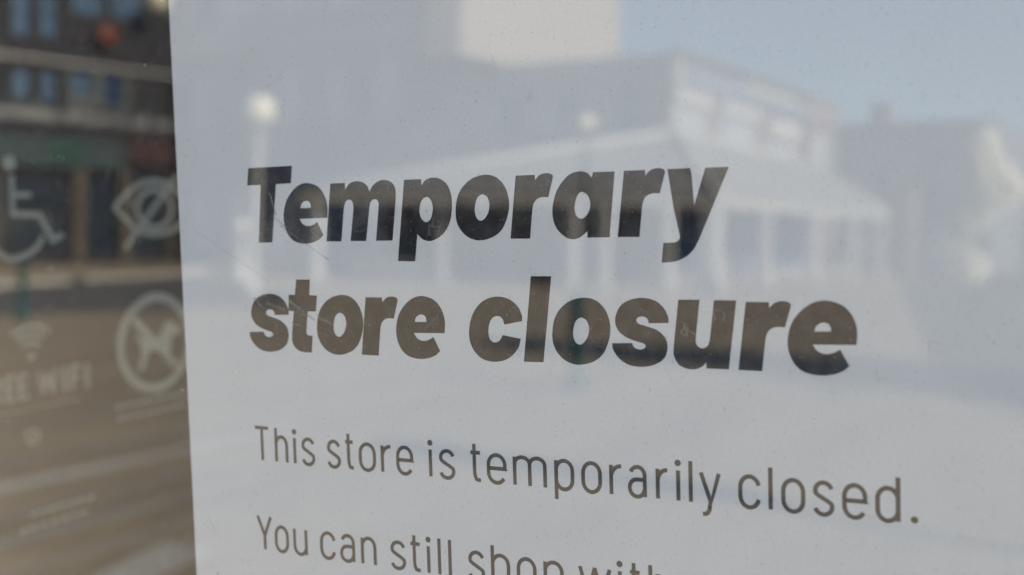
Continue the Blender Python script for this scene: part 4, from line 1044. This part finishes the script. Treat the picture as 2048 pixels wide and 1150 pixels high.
def thin(ch):
    A = lambda cx, cy, rx, ry, a0, a1, n=12: [(cx + rx * math.cos(R(a0 + (a1 - a0) * i / n)), cy + ry * math.sin(R(a0 + (a1 - a0) * i / n))) for i in range(n + 1)]
    x = XH
    oval = A(.5, x - .27, .5, .27, 0, 180) + A(.5, .27, .5, .27, 180, 360)
    if ch == 'T': return [[(0, .97), (1, .97)], [(.5, 0), (.5, .97)]]
    if ch == 'Y': return [[(0, 1), (.5, .42)], [(1, 1), (.5, .42)], [(.5, 0), (.5, .45)]]
    if ch == 'h': return [[(0, 0), (0, 1)], [(0, .5)] + A(.5, x - .25, .5, .25, 170, 0) + [(1, 0)]]
    if ch == 'n': return [[(0, 0), (0, x)], [(0, .5)] + A(.5, x - .25, .5, .25, 170, 0) + [(1, 0)]]
    if ch == 'u': return [[(0, x)] + A(.5, .25, .5, .25, 180, 350) , [(1, 0), (1, x)]]
    if ch == 'm': return [[(0, 0), (0, x)], [(0, .5)] + A(.25, x - .18, .25, .18, 165, 0) + [(.5, 0)], [(.5, .52)] + A(.75, x - .18, .25, .18, 165, 0) + [(1, 0)]]
    if ch == 'r': return [[(0, 0), (0, x)], [(0, .45)] + A(.95, x - .32, .95, .30, 172, 86)]
    if ch == 'i': return [[(.5, 0), (.5, x)]]
    if ch == 'l': return [[(.5, 0), (.5, 1)]]
    if ch == 't': return [[(.38, 1.0), (.38, .24), (.43, .12), (.56, .045), (.75, .03), (1, .03)], [(0, x + .02), (.98, x + .02)]]
    if ch == 'o': return [oval]
    if ch == 'e': return [[(0.02, .385), (1, .385)] + A(.5, x - .27, .5, .27, -15, 180) + A(.5, .27, .5, .27, 180, 328)]
    if ch == 'c': return [A(.5, x - .27, .5, .27, 14, 180) + A(.5, .27, .5, .27, 180, 346)]
    if ch == 's': return [A(.5, x - .19, .46, .19, 15, 200, 12) + [(.22, .44), (.5, .375), (.78, .31)] + A(.5, .19, .48, .19, 20, -165, 12)]
    if ch == 'a': return [A(.5, x - .2, .44, .2, 160, 0, 10) + [(.94, 0)], [(.94, .43), (.45, .43)] + A(.44, .215, .44, .215, 90, 270, 12) + A(.5, .24, .44, .24, 270, 345, 6)]
    if ch == 'p': return [[(0, x), (0, -.27)], [(0, .5)] + A(.5, x - .25, .5, .25, 170, 0) + A(.5, .25, .5, .25, 0, -170)]
    if ch == 'd': return [[(1, 0), (1, 1)], [(1, .5)] + A(.5, x - .25, .5, .25, 10, 180) + A(.5, .25, .5, .25, 180, 350)]
    if ch == 'y': return [[(0, x), (.53, .04)], [(1, x), (.5, -.06)] + A(.24, -.06, .24, .20, 10, -85, 8) + [(.08, -.27)]]
    if ch == 'w': return [[(0, x), (.25, 0)], [(.25, 0), (.5, x)], [(.5, x), (.75, 0)], [(.75, 0), (1, x)]]
    return []


CAP = DATA['cap']
STROKE = 1.26


def thin_letter(ch, l, r_, base):
    mb = MB(); mb.recalc = False
    z = .00004
    if ch == '.':
        disc(mb, ((l + r_) / 2, base + .95), .98, z, 16)
    else:
        x0, w = l + STROKE / 2, max(r_ - l - STROKE, .0)
        for i, s_ in enumerate(thin(ch)):
            pts = [(x0 + px * w, base + py * CAP + (STROKE / 2 if False else 0)) for px, py in s_]
            # keep curved bowls within the line: lift by half a stroke where they sit on the base line or the x-line
            q = []
            for (px, py) in pts:
                rel = (py - base) / CAP
                q.append((px, py))
            ribbon(mb, q, STROKE, z + i * .00001, closed=(ch == 'o'))
        if ch == 'i':
            disc(mb, ((l + r_) / 2, base + .93 * CAP), 1.0, z + .00003, 16)
    mb.v = [(p[0] / 1000, p[1] / 1000, p[2]) for p in mb.v]
    return mb.build('letter', M['ink_soft'], notice)


for ch, l, r_ in DATA['L3']: thin_letter(ch, l, r_, DATA['b3'])
for ch, l, r_ in DATA['L4']: thin_letter(ch, l, r_, DATA['b4'])
# bullet at the start of the next line, only its top in the picture
bl = MB(); bl.recalc = False
disc(bl, (-103.0, -107.0), 2.1, .00004, 24)
bl.v = [(p[0] / 1000, p[1] / 1000, p[2]) for p in bl.v]
bl.build('bullet', M['ink'], notice)

# scratches in the clear film over the notice
SCR = DATA['scr']
for (x0, y0), (x1, y1), w in SCR:
    mb = MB(); mb.recalc = False
    k = 6
    pts = [(x0 + (x1 - x0) * i / k + rnd.uniform(-.06, .06), y0 + (y1 - y0) * i / k + rnd.uniform(-.06, .06)) for i in range(k + 1)]
    ribbon(mb, pts, w, .00012)
    mb.v = [(p[0] / 1000, p[1] / 1000, p[2]) for p in mb.v]
    mb.build('scratch', M['scratch'], notice)
